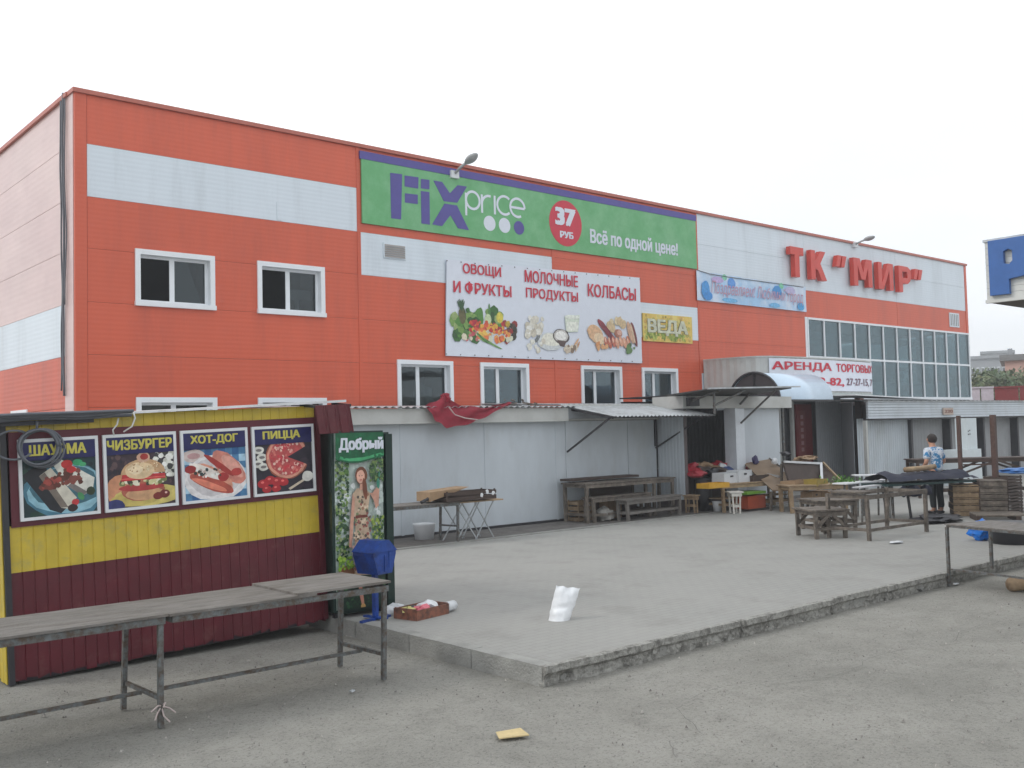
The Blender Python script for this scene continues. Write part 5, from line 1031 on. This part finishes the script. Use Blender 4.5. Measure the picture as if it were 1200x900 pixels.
a=G(868,602,PZ); timber_table('white_stool','white painted stool with splayed legs in front of the goods table',a.x,a.y+.15,.34,.34,.5,PZ,-35,m_=mat('white_wood_paint',(.62,.6,.55),.6,var=.1),cat='stool',braces=False,planks=1,leg=.035)
# heap inside the bay
b=B().box(18.45,20.0,15.3,16.3,PZ,1.15); hp=thing('goods_heap',(19.2,15.6,PZ),'dark heap of goods piled inside the open bay of the stall','goods')
build(b,'counter',m_brown,hp); r=random.Random(21)
for i,mm in enumerate([m_redp,m_brown,m_card,mat('blue_cloth',(.03,.06,.18),.7),m_redp,m_card,m_brown,m_wbox,m_redp,m_blk,m_card,m_redp]):
    build(B().crumple((18.6+(i*.37)%1.4,14.95+(i*.17)%.5,.95+.06*(i%3)),(.24,.2,.10),i,.5,2),'bundle',mm,hp)
for (x0,x1,y,z,mm,lab) in ((18.62,19.3,14.75,.82,m_wbox,'white folded packet on the barrel beside the bay'),): tag(build(B().hexa([(x0,y,z),(x1,y-.1,z),(x1,y+.15,z),(x0,y+.2,z)],[(x0,y,z+.05),(x1,y-.1,z+.09),(x1,y+.15,z+.09),(x0,y+.2,z+.05)]),'white_packet',mm),lab,'packet')
tag(build(B().crumple((20.75,14.85,1.02),(.33,.16,.09),5,.5),'red_netting',m_redp),'red netting heaped on the ramp beside the white pillar','net')
tag(build(B().crumple((20.62,14.72,1.18),(.09,.08,.1),7,.4,2),'dark_bag',mat('dark_violet',(.05,.04,.12),.6)),'small dark violet bag at the foot of the white pillar','bag')
# slanted display ramp, rack
TL=W(872,543,14.9);TR=W(901,538,14.7);BR=W(948,574,13.2);BL=W(905,574,13.6)
dn_=V((0,0,-.03)); rm=thing('display_ramp',(21,14,PZ),'tan sloping display board leaning between the goods table and the rack','display')
build(B().hexa([BL+dn_,BR+dn_,TR+dn_,TL+dn_],[BL,BR,TR,TL]),'board',m_ramp,rm)
for a,c in ((BL,.9),(BR,.9),(TR,1),(TL,1)): build(B().bar((a.x,a.y+.03,a.z-.04),(a.x,a.y+.05,PZ),.05),'leg',m_wood,rm)
build(B().bar(TR+V((.02,0,.02)),BR+V((.02,0,.02)),.03),'side_rail',m_wood,rm)
for i,(px,py) in enumerate(((908,541),(919,550),(928,558))):
    q=W(px,py,14.3-.35*i); tag(build(B().crumple((q.x,q.y,q.z-.07),(.11,.05,.08),i+40,.3,2),'price_card',m_whp),('upper','middle','lower')[i]+' white card along the edge of the tan display ramp','card','white cards on the ramp edge')
rk=thing('display_rack',(22.6,13.6,PZ),'dark sloping display rack with a white front frame','display')
a=W(918,541,13.6);c=W(961,543,13.5);d_=W(962,573,13.2);e_=W(928,575,13.3)
build(B().hexa([e_,d_,d_+V((0,.05,0)),e_+V((0,.05,0))],[a,c,c+V((0,.05,0)),a+V((0,.05,0))]),'front_panel',m_brown,rk)
build(B().bar(a+V((0,-.03,0)),c+V((0,-.03,0)),.05).bar(c+V((0,-.03,0)),W(962,565,13.2)+V((0,-.03,0)),.06),'front_frame',m_whp,rk)
s1=W(985,563,12.9); build(B().hexa([d_,s1,s1+V((0,.1,0)),d_+V((0,.1,0))],[c,c+V((.15,0,.02)),c+V((.15,.1,.02)),c+V((0,.1,0))]),'sloping_top',m_brown,rk)
build(B().bar(c+V((.1,-.02,.02)),s1,.045),'side_rail',m_wood2,rk)
for q in (a,c,s1): build(B().bar((q.x,q.y+.05,q.z-.05),(q.x,q.y+.1,PZ),.05),'leg',m_wood,rk)
q=W(953,537,13.7); tag(build(B().crumple((q.x,q.y+.2,q.z-.06),(.38,.15,.06),9,.5),'brown_paper',m_card),'crumpled brown paper on top of the dark display rack','paper')
q=W(921,534,14.2); tag(build(B().crumple((q.x,q.y,q.z-.02),(.14,.1,.06),19,.4,2),'black_bundle',m_blk),'small black bundle behind the left corner of the display rack','bundle')
# produce table
pt=timber_table('produce_table','small pale wood table with cartons beneath, right of the display ramp',20.0,12.75,1.5,.6,.62,PZ,-30,m_=m_wood2,braces=False,planks=3,leg=.08,low=False)
box3('carton_box',m_card,952,576,962,589,12.75,.3,'brown carton with hand holes under the produce table, left one','box','brown cartons under the produce table',handles=True)
box3('carton_box',m_card,963,575,974,588,12.75,.3,'brown carton with hand holes under the produce table, right one','box','brown cartons under the produce table',handles=True)
box3('plastic_crate',mat('mustard_crate',(.30,.22,.04),.6,var=.2),958,561,970,570,12.5,.35,'mustard yellow crate on the produce table','crate',open_=True)
box3('fruit_box',m_card,932,562,957,571,12.95,.4,'low brown fruit box at the left of the produce table','box',open_=True)
q=G(989,566,.88); b=B(); r=random.Random(6)
for i in range(220):
    p=V((q.x+r.gauss(0,.17),q.y+r.gauss(0,.12),.86+abs(r.gauss(0,.07)))); s=r.uniform(.02,.05); a=V((r.uniform(-1,1),r.uniform(-1,1),r.uniform(-.5,1))).normalized(); c=a.cross(V((r.random(),r.random(),1))).normalized()
    k=len(b.v); b.v+=[p,p+a*s+c*s*.4,p+a*s*2,p+a*s-c*s*.4]; b.f.append((k,k+1,k+2,k+3))
tag(build(b,'bunch_of_greens',m_greens),'bunch of bright green leaves on the white board','greens')
def board(px0,py0,px1,py1,z,wd,lab,mm=m_whp,legs=True):
    a=G(px0,py0,z);c=G(px1,py1,z); t=thing('white_board',(a.x,a.y,PZ),lab,'table','white boards laid as counters'); build(B().bar(a,c,wd,.025),'board',mm,t)
    if legs:
        for k in (.15,.85):
            p=a.lerp(c,k)
            for s in (-1,1): build(B().bar((p.x+s*wd*.3,p.y,z-.02),(p.x+s*wd*.4,p.y,PZ),.03),'leg',m_steel,t)
board(984,567,1040,562,.90,.35,'long white counter board running from the greens toward the dark tarpaulin')
board(1004,571.5,1050,566,.88,.2,'white board end jutting left from under the navy tarpaulin',mat('dull_white_board',(.45,.46,.47),.6))
board(1000,557,1048,556,1.03,.3,'farther white board behind the two counter boards')
# tarpaulin table
p1=G(1040,568,.9);p2=G(1150,562,.9); dr_=(p2-p1); nr_=V((-dr_.y,dr_.x,0)).normalized()
if nr_.dot(V((1,1,0)))<0: nr_=-nr_
tt=thing('tarpaulin_table',(p1.x,p1.y,PZ),'dark green market table loaded with a navy tarpaulin','table')
b=B(); w_=.75
b.hexa([p1-V((0,0,.04)),p2-V((0,0,.04)),p2+nr_*w_-V((0,0,.04)),p1+nr_*w_-V((0,0,.04))],[p1,p2,p2+nr_*w_,p1+nr_*w_]); build(b,'tabletop',m_tgreen,tt)
for px,py,tx in ((1041,612,1034),(1068,609,1062),(1097,601,1093),(1101,600,1098)):
    f_=G(px,py,PZ); tp=W(tx,570,f_.y); build(B().bar((f_.x,f_.y,PZ),(tp.x,tp.y+.0,.88),.04),'leg',m_blk,tt)
b=B()
n=30; m2=8
for i in range(n+1):
    for j in range(m2+1):
        s_=i/n;t=j/m2; p=p1.lerp(p2,.02+.96*s_)+nr_*(w_*(t)); hgt=(.06+.17*math.sin(math.pi*t)**.5)*(.75+.35*noise.noise(V((s_*5,t*2,4))))*(1 if s_<.93 else .5)
        p=p+V((0,0,.01+hgt+.03*noise.noise(V((s_*17,t*7,1))))); b.v.append(p)
for i in range(n):
    for j in range(m2): a=i*(m2+1)+j; b.f.append((a,a+m2+1,a+m2+2,a+1))
tag(build(b,'folded_tarpaulin',m_tarp,smooth=True),'navy folded tarpaulin heaped along the dark green table','tarpaulin')
for i in range(3):
    p=p1.lerp(p2,.18+.12*i); tag(build(B().crumple((p.x+.02,p.y+.05,.62),(.15,.1,.12),i+60,.4,2),'hanging_bundle',m_tarp),('left','middle','right')[i]+' dark bundle stowed under the tarpaulin table edge','bundle','bundles under the tarpaulin table')
a=W(1070,548,p1.lerp(p2,.4).y+.1); c=W(1110,543,p1.lerp(p2,.55).y+.1)
a=p1.lerp(p2,.30)+nr_*.3+V((0,0,.26)); c=p1.lerp(p2,.62)+nr_*.3+V((0,0,.30))
tag(build(B().tube([a,a.lerp(c,.5)+V((0,0,-.01)),c],.055,10),'cardboard_roll',m_wood2,smooth=True),'tan cardboard roll lying on the navy tarpaulin before the person','roll')
# ---------------------------------------------------------------- stall frame with poles
sf=thing('stall_frame',(21,9.7,PZ),'rusty brown steel stall frame of thin poles and rails by the pallets','frame')
pa=V((21.0,9.82,PZ));pb=V((21.57,9.35,PZ))
build(B().bar(pa,pa+V((0,0,2.08)),.07),'pole',m_rust,sf); build(B().bar(pb,pb+V((0,0,2.08)),.10),'pole',m_rust,sf)
for z in (1.20,1.29): build(B().bar(pa+V((.05,-.04,z-PZ)),pb+V((-.05,.04,z-PZ)),.03),'rail',m_rust,sf)
build(B().bar(pa+V((.1,-.1,.75)),pa+V((.5,-.4,.4)),.03),'rail',m_rust,sf)
# white pillar beyond
a=W(1134,535,14.0);c=W(1146,535,14.0); e=W(1127,552,13.9); g_=W(1151,552,13.9)
wp=thing('white_pillar',(a.x,14,PZ),'white square pillar on a wide plinth beyond the stall frame','pillar')
build(B().box(a.x,c.x,14.0,14.35,1.25,2.2),'shaft',mat('pillar_white',(.6,.66,.68),.6,var=.05),wp); build(B().box(e.x,g_.x,13.9,14.5,PZ,1.3-.052),'plinth',mat('pillar_white',(.6,.66,.68)),wp)
b=B()
for x_,z_ in ((.3,1.78),(.3,1.68),(.62,1.8),(.62,1.69)): b.box(a.x+x_*.3,a.x+x_*.3+.05,13.992,13.999,z_,z_+.04)
build(b,'dark_mark',m_blk,wp)
# pallets and crates at the right
def pallet_stack(name,px0,px1,pyb,n,hh,mm,lab,grp):
    a=G(px0,pyb,PZ);c=G(px1,pyb,PZ); d=(c-a); L_=d.length; ang=math.atan2(d.y,d.x)
    for i in range(n):
        t=thing(name,(a.x,a.y,PZ+i*hh),lab%(('lowest','second from the bottom','third from the bottom','fourth from the bottom','fifth from the bottom','sixth from the bottom')[i] if i<n-1 else 'topmost'),'pallet' if 'pallet' in name else 'crate',grp,rot=(0,0,ang+rnd.uniform(-.03,.03)))
        b1=B(); 
        for k in range(5): build(B().box(0,L_,k*.16,k*.16+.11,hh-.03,hh-.008),'slat',mm,t,local=True)
        for y_ in (0,.73): build(B().box(0,L_,y_,y_+.02,.004,hh-.045),'side_board',mm,t,local=True)
        for x in (0,L_/2-.04,L_-.08): build(B().box(x,x+.08,.021,.729,.004,hh-.031),'block',m_brown,t,local=True)
pallet_stack('wooden_pallet',1118,1151,605,5,.13,m_wood2,'%s pale timber pallet in the left stack by the stall frame','pallets in the left stack')
pallet_stack('wooden_pallet',1150,1182,606,6,.125,m_wood,'%s dark grey timber pallet in the right stack by the stall frame','pallets in the right stack')
a=G(1183,604,PZ); 
for i in range(4): tag(build(crate_b(a.x,a.x+.7,a.y,a.y+.5,PZ+i*.2,PZ+i*.2+.19,3),'dark_crate',m_brown),('lowest','second lowest','second highest','topmost')[i]+' dark crate in the stack at the right edge','crate','dark crates stacked at the right edge')
a=G(1145,611,PZ); c=G(1205,611,PZ); t=thing('flat_pallet',(a.x,a.y,PZ),'single flat dark pallet in front of the pallet stacks','pallet',rot=(0,0,math.atan2((c-a).y,(c-a).x)))
for k in range(5): build(B().box(0,(c-a).length,k*.17,k*.17+.12,.10,.125),'slat',m_wood,t,local=True)
build(B().box(.0,.1,.0,.8,.0,.099).box(.7,.8,0,.8,0,.099).box(1.2,1.3,0,.8,0,.099),'block',m_brown,t,local=True)
q=G(1185,560,1.0); p=V((22.6,9.2,1.0)); tag(build(B().crumple((22.7,9.35,.95),(.5,.3,.06),8,.4),'blue_sheet',mat('blue_sheet_plastic',(.02,.13,.38),.5,var=.2)),'blue plastic sheet on top of the stacks at the right edge','sheet')
timber_table('dark_counter','dark shaded counter table behind the pallet stacks',26.5,11.6,4.2,.8,1.0,PZ,-42,m_=m_brown,planks=3)
p=G(1102,612,PZ); tag(build(B().crumple((p.x+.1,p.y+.1,PZ),(.55,.4,.07),13,.4),'black_sheeting',m_blk),'black plastic sheeting bunched on the ground by the table legs','sheeting')
# things under the right table
p=G(1150,633,PZ); tag(build(B().crumple((p.x,p.y,PZ),(.19,.16,.16),15,.3),'blue_bag',m_bagb,smooth=False),'bright blue plastic bag on the platform under the right-hand table','bag')
p=G(1195,639,PZ); tag(build(B().lathe((p.x+.2,p.y+.2,PZ),[(.3,0),(.34,.33),(.35,.34),(.31,.34)],20),'black_tub',m_blk,smooth=True),'wide black tub behind the right-hand table','tub')
p=G(1172,628,PZ); tag(build(B().crumple((p.x+.3,p.y+.3,PZ),(.2,.15,.1),77,.3,2),'dark_sack',m_brown),'dark sack between the blue bag and the black tub','sack')
p=G(1200,692,0); tag(build(B().tube([(p.x-.14,p.y+.1,.08),(p.x+.35,p.y-.1,.08)],.085,14),'log_section',m_wood2,smooth=True),'short cut log on the car park at the right edge','log')
# small light kerbside bulb on frame
# ---------------------------------------------------------------- person
pr0=V((20.78,10.25,PZ))
pe=thing('person',pr0,'person in a white blouse with blue flowers standing behind the tarpaulin table','person',rot=(0,0,R(-20)))
def skin(name,verts,edges,rad,m_,parent,sub=2,rootv=0):
    me=bpy.data.meshes.new(name); me.from_pydata(verts,edges,[]); o=bpy.data.objects.new(name,me); COL.objects.link(o); me.materials.append(m_)
    md=o.modifiers.new('skin','SKIN'); md.use_smooth_shade=True
    for i,rr in enumerate(rad): me.skin_vertices[0].data[i].radius=rr if isinstance(rr,tuple) else (rr,rr)
    me.skin_vertices[0].data[rootv].use_root=True
    s_=o.modifiers.new('subdiv','SUBSURF'); s_.levels=sub; s_.render_levels=sub
    if parent: o.parent=parent
    return o
# facing +Y (away from the camera), weight forward
J=[(0,0,.90),(0,.01,1.05),(0,.03,1.22),(0,.05,1.36),(0,.07,1.44),(.01,.10,1.52),(.01,.12,1.58),          #0-6 spine, neck, head
   (-.17,.05,1.34),(-.25,.0,1.10),(-.17,.20,.98),(-.12,.27,.96),                                        #7-10 left arm
   (.17,.05,1.34),(.27,.03,1.10),(.24,.25,1.02),(.20,.33,1.02),                                         #11-14 right arm
   (-.09,0,.86),(-.10,.02,.48),(-.11,-.01,.08),(-.11,.13,.04),(.09,0,.86),(.10,.03,.48),(.11,-.01,.08),(.11,.13,.04)]
Ed=[(0,1),(1,2),(2,3),(3,4),(4,5),(5,6),(3,7),(7,8),(8,9),(9,10),(3,11),(11,12),(12,13),(13,14),(0,15),(15,16),(16,17),(17,18),(0,19),(19,20),(20,21),(21,22)]
Rd=[.14,.12,.13,.12,.05,.075,.085,.055,.045,.033,.03,.055,.045,.033,.03,.09,.06,.042,.035,.09,.06,.042,.035]
me_body=skin('body',J,Ed,Rd,m_skin,pe)
def fingers(base,dirv,parent,side):
    vs=[];es=[];rd=[]
    base=V(base); d=V(dirv).normalized(); sdv=d.cross(V((0,0,1))).normalized()
    for k in range(4):
        o_=base+sdv*(.022*(k-1.5)); L_=(.062,.075,.07,.055)[k]; i=len(vs)
        vs+=[tuple(o_),tuple(o_+d*L_*.5+V((0,0,-.006))),tuple(o_+d*L_+V((0,0,-.03)))]; es+=[(i,i+1),(i+1,i+2)]; rd+=[.010,.009,.007]
        skin('finger',vs,es,rd,m_skin,parent,1); vs=[];es=[];rd=[]
    o_=base-d*.04+sdv*side*.04; skin('thumb',[tuple(o_),tuple(o_+sdv*side*.02+d*.03),tuple(o_+sdv*side*.022+d*.055+V((0,0,-.01)))],[(0,1),(1,2)],[.012,.010,.008],m_skin,parent,1)
fingers((-.11,.29,.955),(.2,1,-.1),pe,1); fingers((.19,.35,1.015),(-.2,1,-.1),pe,-1)
skin('blouse',[(0,0,.86),(0,.01,1.05),(0,.03,1.22),(0,.05,1.36),(0,.065,1.42),(-.17,.05,1.345),(-.235,.01,1.15),(.17,.05,1.345),(.25,.04,1.15)],[(0,1),(1,2),(2,3),(3,4),(3,5),(5,6),(3,7),(7,8)],[.175,.155,.165,.15,.075,.085,.075,.085,.075],m_shirt,pe)
skin('trousers',[(0,0,.92),(-.09,0,.84),(-.10,.02,.48),(-.11,-.01,.12),(.09,0,.84),(.10,.03,.48),(.11,-.01,.12)],[(0,1),(1,2),(2,3),(0,4),(4,5),(5,6)],[.155,.105,.078,.065,.105,.078,.065],m_trous,pe)
for s in (-1,1): build(B().crumple((s*.11,.05,0),(.05,.13,.045),3,.08,2),'shoe',m_blk,pe,local=True,smooth=True)
b=B().crumple((.01,.08,1.50),(.098,.105,.105),5,.08,3); build(b,'hair',m_hair,pe,local=True,smooth=True)
for s in (-1,1): build(B().crumple((.01+s*.095,.12,1.555),(.012,.02,.028),6,.05,2),'ear',m_skin,pe,local=True,smooth=True)
build(B().crumple((.012,.205,1.555),(.014,.02,.02),6,.05,2),'nose',m_skin,pe,local=True,smooth=True)
# ---------------------------------------------------------------- blue letter sign (right)
ls=thing('corner_sign_box',(14.6,6.3,3.85),'cream-sided roof sign box with a big blue letter at the top right','sign')
SX=14.6; sy0,sy1=-4,6.33
for i in range(10): z=3.87+i*.083; build(B().box(SX,SX+.03,sy0,sy1,z,z+.079),'siding_board',m_siding,ls)
build(B().box(SX-.02,SX+.04,sy0,sy1+.02,4.702,4.74),'top_trim',m_galv,ls); build(B().box(SX-.015,SX+.05,sy0,sy1+.02,3.82,3.868),'bottom_trim',m_siding,ls)
build(B().box(SX+.031,SX+5,sy0,sy1,3.83,3.86),'soffit',mat('brown_soffit',(.10,.085,.075),.8,var=.1),ls); build(B().box(SX+.031,SX+5,sy1-.03,sy1,3.861,4.70),'end_panel',m_siding,ls)
build(B().box(SX+.03,SX+5,sy0,sy1-.04,4.66,4.70),'lid',m_galv,ls)
def Tp(u,y,v): return (SX-.0+y,6.25-u,v)   # u grows toward the camera
P_=[(0,3.92),(0,4.70),(.62,4.70),(.70,4.62),(.73,4.45),(.70,4.27),(.60,4.17),(.26,4.13),(.26,3.92)]
hole=[(.2,4.35),(.2,4.53),(.27,4.56),(.33,4.53),(.33,4.38),(.28,4.33)]
def rfun(x,y,z): return Tp(x,y,z)
cu=bpy.data.curves.new('letter','CURVE'); cu.dimensions='2D'; cu.fill_mode='BOTH'; cu.extrude=.03; cu.bevel_depth=.006
for pl_ in (P_,hole):
    sp=cu.splines.new('POLY'); sp.points.add(len(pl_)-1); sp.use_cyclic_u=True
    for q,(u,v) in zip(sp.points,pl_): q.co=(u,v,0,1)
o=bpy.data.objects.new('letter_tmp',cu); COL.objects.link(o); dg=bpy.context.evaluated_depsgraph_get(); dg.update(); me=bpy.data.meshes.new_from_object(o.evaluated_get(dg)); bpy.data.objects.remove(o)
b=B(); b.add([Tp(v.co.x,v.co.z-.04,v.co.y) for v in me.vertices],[tuple(p.vertices) for p in me.polygons]); build(b,'letter',m_let,ls)
b=B(); b.prism([(1.0,3.92),(1.5,4.70),(1.8,4.70),(2.2,3.92),(1.95,3.92),(1.65,4.5),(1.25,3.92)],-.1,.02,T=Tp); build(b,'letter',m_let,ls)
nb=thing('trade_hall',(22,-1,0),'trade hall carrying the blue letter sign, beyond the right edge','building')
build(B().box(17.5,28,-12,1.2,0,3.82),'wall',m_siding,nb); build(B().box(17.4,28.1,-12.1,1.3,4.75,4.9),'roof',m_galv,nb)
# ---------------------------------------------------------------- far background
def far(px,D): d=ray(px,480); d.z=0; d.normalize(); return d*D
def fz(py,px,D): d=ray(px,py); k=D/math.hypot(d.x,d.y); return H+d.z*k
def far_block(name,px0,px1,pyt,D,dep,m_,lab,nx,nz,wm,roofm=None,zf=.35,mount=None):
    a=far(px0,D);c=far(px1,D); h=fz(pyt,(px0+px1)/2,D); d=(c-a); L_=d.length; ang=math.atan2(d.y,d.x); t=thing(name,(a.x,a.y,0),lab,'building',rot=(0,0,ang))
    build(B().box(0,L_,0,dep,0,h),'wall',m_,t,local=True); build(B().box(-.3,L_+.3,-.3,dep+.3,h,h+.4),'roof',roofm or m_grb,t,local=True)
    wmsh=None
    for i in range(nx):
        for j in range(nz):
            w_=L_/nx; hh=h/(nz+.5); x=(i+.25)*w_; z=(j+.35)*hh+.2
            if wmsh is None: f=build(B().box(0,w_*.5,-.06,.0,0,hh*.55),'window',m_pvc,t,local=True); wmsh=f; pn=build(B().box(w_*.04,w_*.46,-.08,-.061,hh*.05,hh*.5),'pane',wm,f,local=True); f.location=(x,0,z)
            else:
                f2=wmsh.copy(); COL.objects.link(f2); f2.location=(x,0,z); p2=pn.copy(); COL.objects.link(p2); p2.parent=f2
    return t
m_wdark=mat('far_window',(.06,.07,.08),.2)
far_block('apartment_block',1133,1188,420,150,10,m_grb,'long grey apartment block far behind the trees',9,4,m_wdark)
far_block('apartment_block',1154,1190,414,170,10,mat('pale_grey_block',(.42,.44,.45),.8),'taller pale grey apartment block, farthest in the distance',6,5,m_wdark)
pkb=far_block('pink_house',1180,1215,422,75,8,m_pink,'pink rendered house with narrow windows at the right edge',6,2,m_wdark,mat('grey_roof',(.2,.2,.2),.8))
a=far(1182,74); build(B().box(.2,.5,.5,.8,5.6,6.9),'chimney',m_grb,pkb,local=True)
def wallseg(name,px0,px1,py,D,m_,lab,cat,z0=0):
    a=far(px0,D);c=far(px1,D); d=c-a; ang=math.atan2(d.y,d.x); h=fz(py,(px0+px1)/2,D); t=thing(name,(a.x,a.y,0),lab,cat,rot=(0,0,ang)); n=max(2,int(d.length/2.4))
    for i in range(n): build(B().box(d.length*i/n+.03,d.length*(i+1)/n-.03,0,.1,z0,h),'panel',m_,t,local=True)
    build(B().box(0,d.length,-.05,.15,h,h+.08),'coping',m_,t,local=True); return t
wallseg('white_container_row',1134,1166,455,58,mat('lilac_white_metal',(.55,.54,.60),.6),'pale lilac metal row of units behind the pavilion','container')
wallseg('red_container_row',1166,1225,454,56,m_redw,'dull red metal row of units behind the pavilion at the right','container')
def tree(px,D,pyt,rad,lab,seed,group='trees behind the pavilions'):
    p=far(px,D); h=fz(pyt,px,D); t=thing('broadleaf_tree',(p.x,p.y,0),lab,'tree',group); r=random.Random(seed)
    b=B().tube([(p.x,p.y,0),(p.x+.1,p.y,h*.35),(p.x-.1,p.y+.1,h*.7)],.22,8,.08)
    for k in range(6): a=r.uniform(0,6.3); z=h*(.35+.06*k); b.tube([(p.x,p.y,z),(p.x+rad*.6*math.cos(a),p.y+rad*.6*math.sin(a),z+h*.2)],.07,6,.02)
    build(b,'trunk',m_bark,t,smooth=True)
    cl=[(V((p.x+r.gauss(0,rad*.45),p.y+r.gauss(0,rad*.45),h*r.uniform(.35,.92))),rad*r.uniform(.22,.45)) for _ in range(26)]
    b=B()
    for c,s in cl:
        for _ in range(130):
            v=V((r.gauss(0,1),r.gauss(0,1),r.gauss(0,.8))).normalized()*s*r.uniform(.55,1.05); q=c+v
            if q.z>h: continue
            l_=r.uniform(.10,.22); a=V((r.uniform(-1,1),r.uniform(-1,1),r.uniform(-1,1))).normalized(); e=a.cross(v+V((.01,0,0))).normalized(); k=len(b.v); b.v+=[q,q+a*l_+e*l_*.5,q+a*l_*1.8,q+a*l_-e*l_*.5]; b.f.append((k,k+1,k+2,k+3))
    build(b,'crown',m_leafy,t)
tree(1143,68,434,2.2,'leafy green tree right beside the glazed corner of the building',1)
tree(1154,66,436,2.0,'rounder brownish-green tree, second from the glazed corner',2)
tree(1163,72,433,1.9,'green tree between the round tree and the pink house',3)
tree(1176,70,447,1.4,'low dark tree at the foot of the pink house',4)

# ---------------------------------------------------------------- haze
hm=bpy.data.materials.new('pale_haze'); hm.use_nodes=True; t=hm.node_tree; t.nodes.clear(); ho=t.nodes.new('ShaderNodeOutputMaterial'); hv=t.nodes.new('ShaderNodeVolumePrincipled')
hv.inputs['Color'].default_value=(.95,.97,1,1); hv.inputs['Density'].default_value=.0022; hv.inputs['Anisotropy'].default_value=.3; t.links.new(hv.outputs[0],ho.inputs['Volume'])
hz=build(B().box(-60,260,-60,160,-1.3,24),'haze',hm); tag(hz,'thin pale summer haze filling the market square and fading the far houses','haze',kind='stuff')
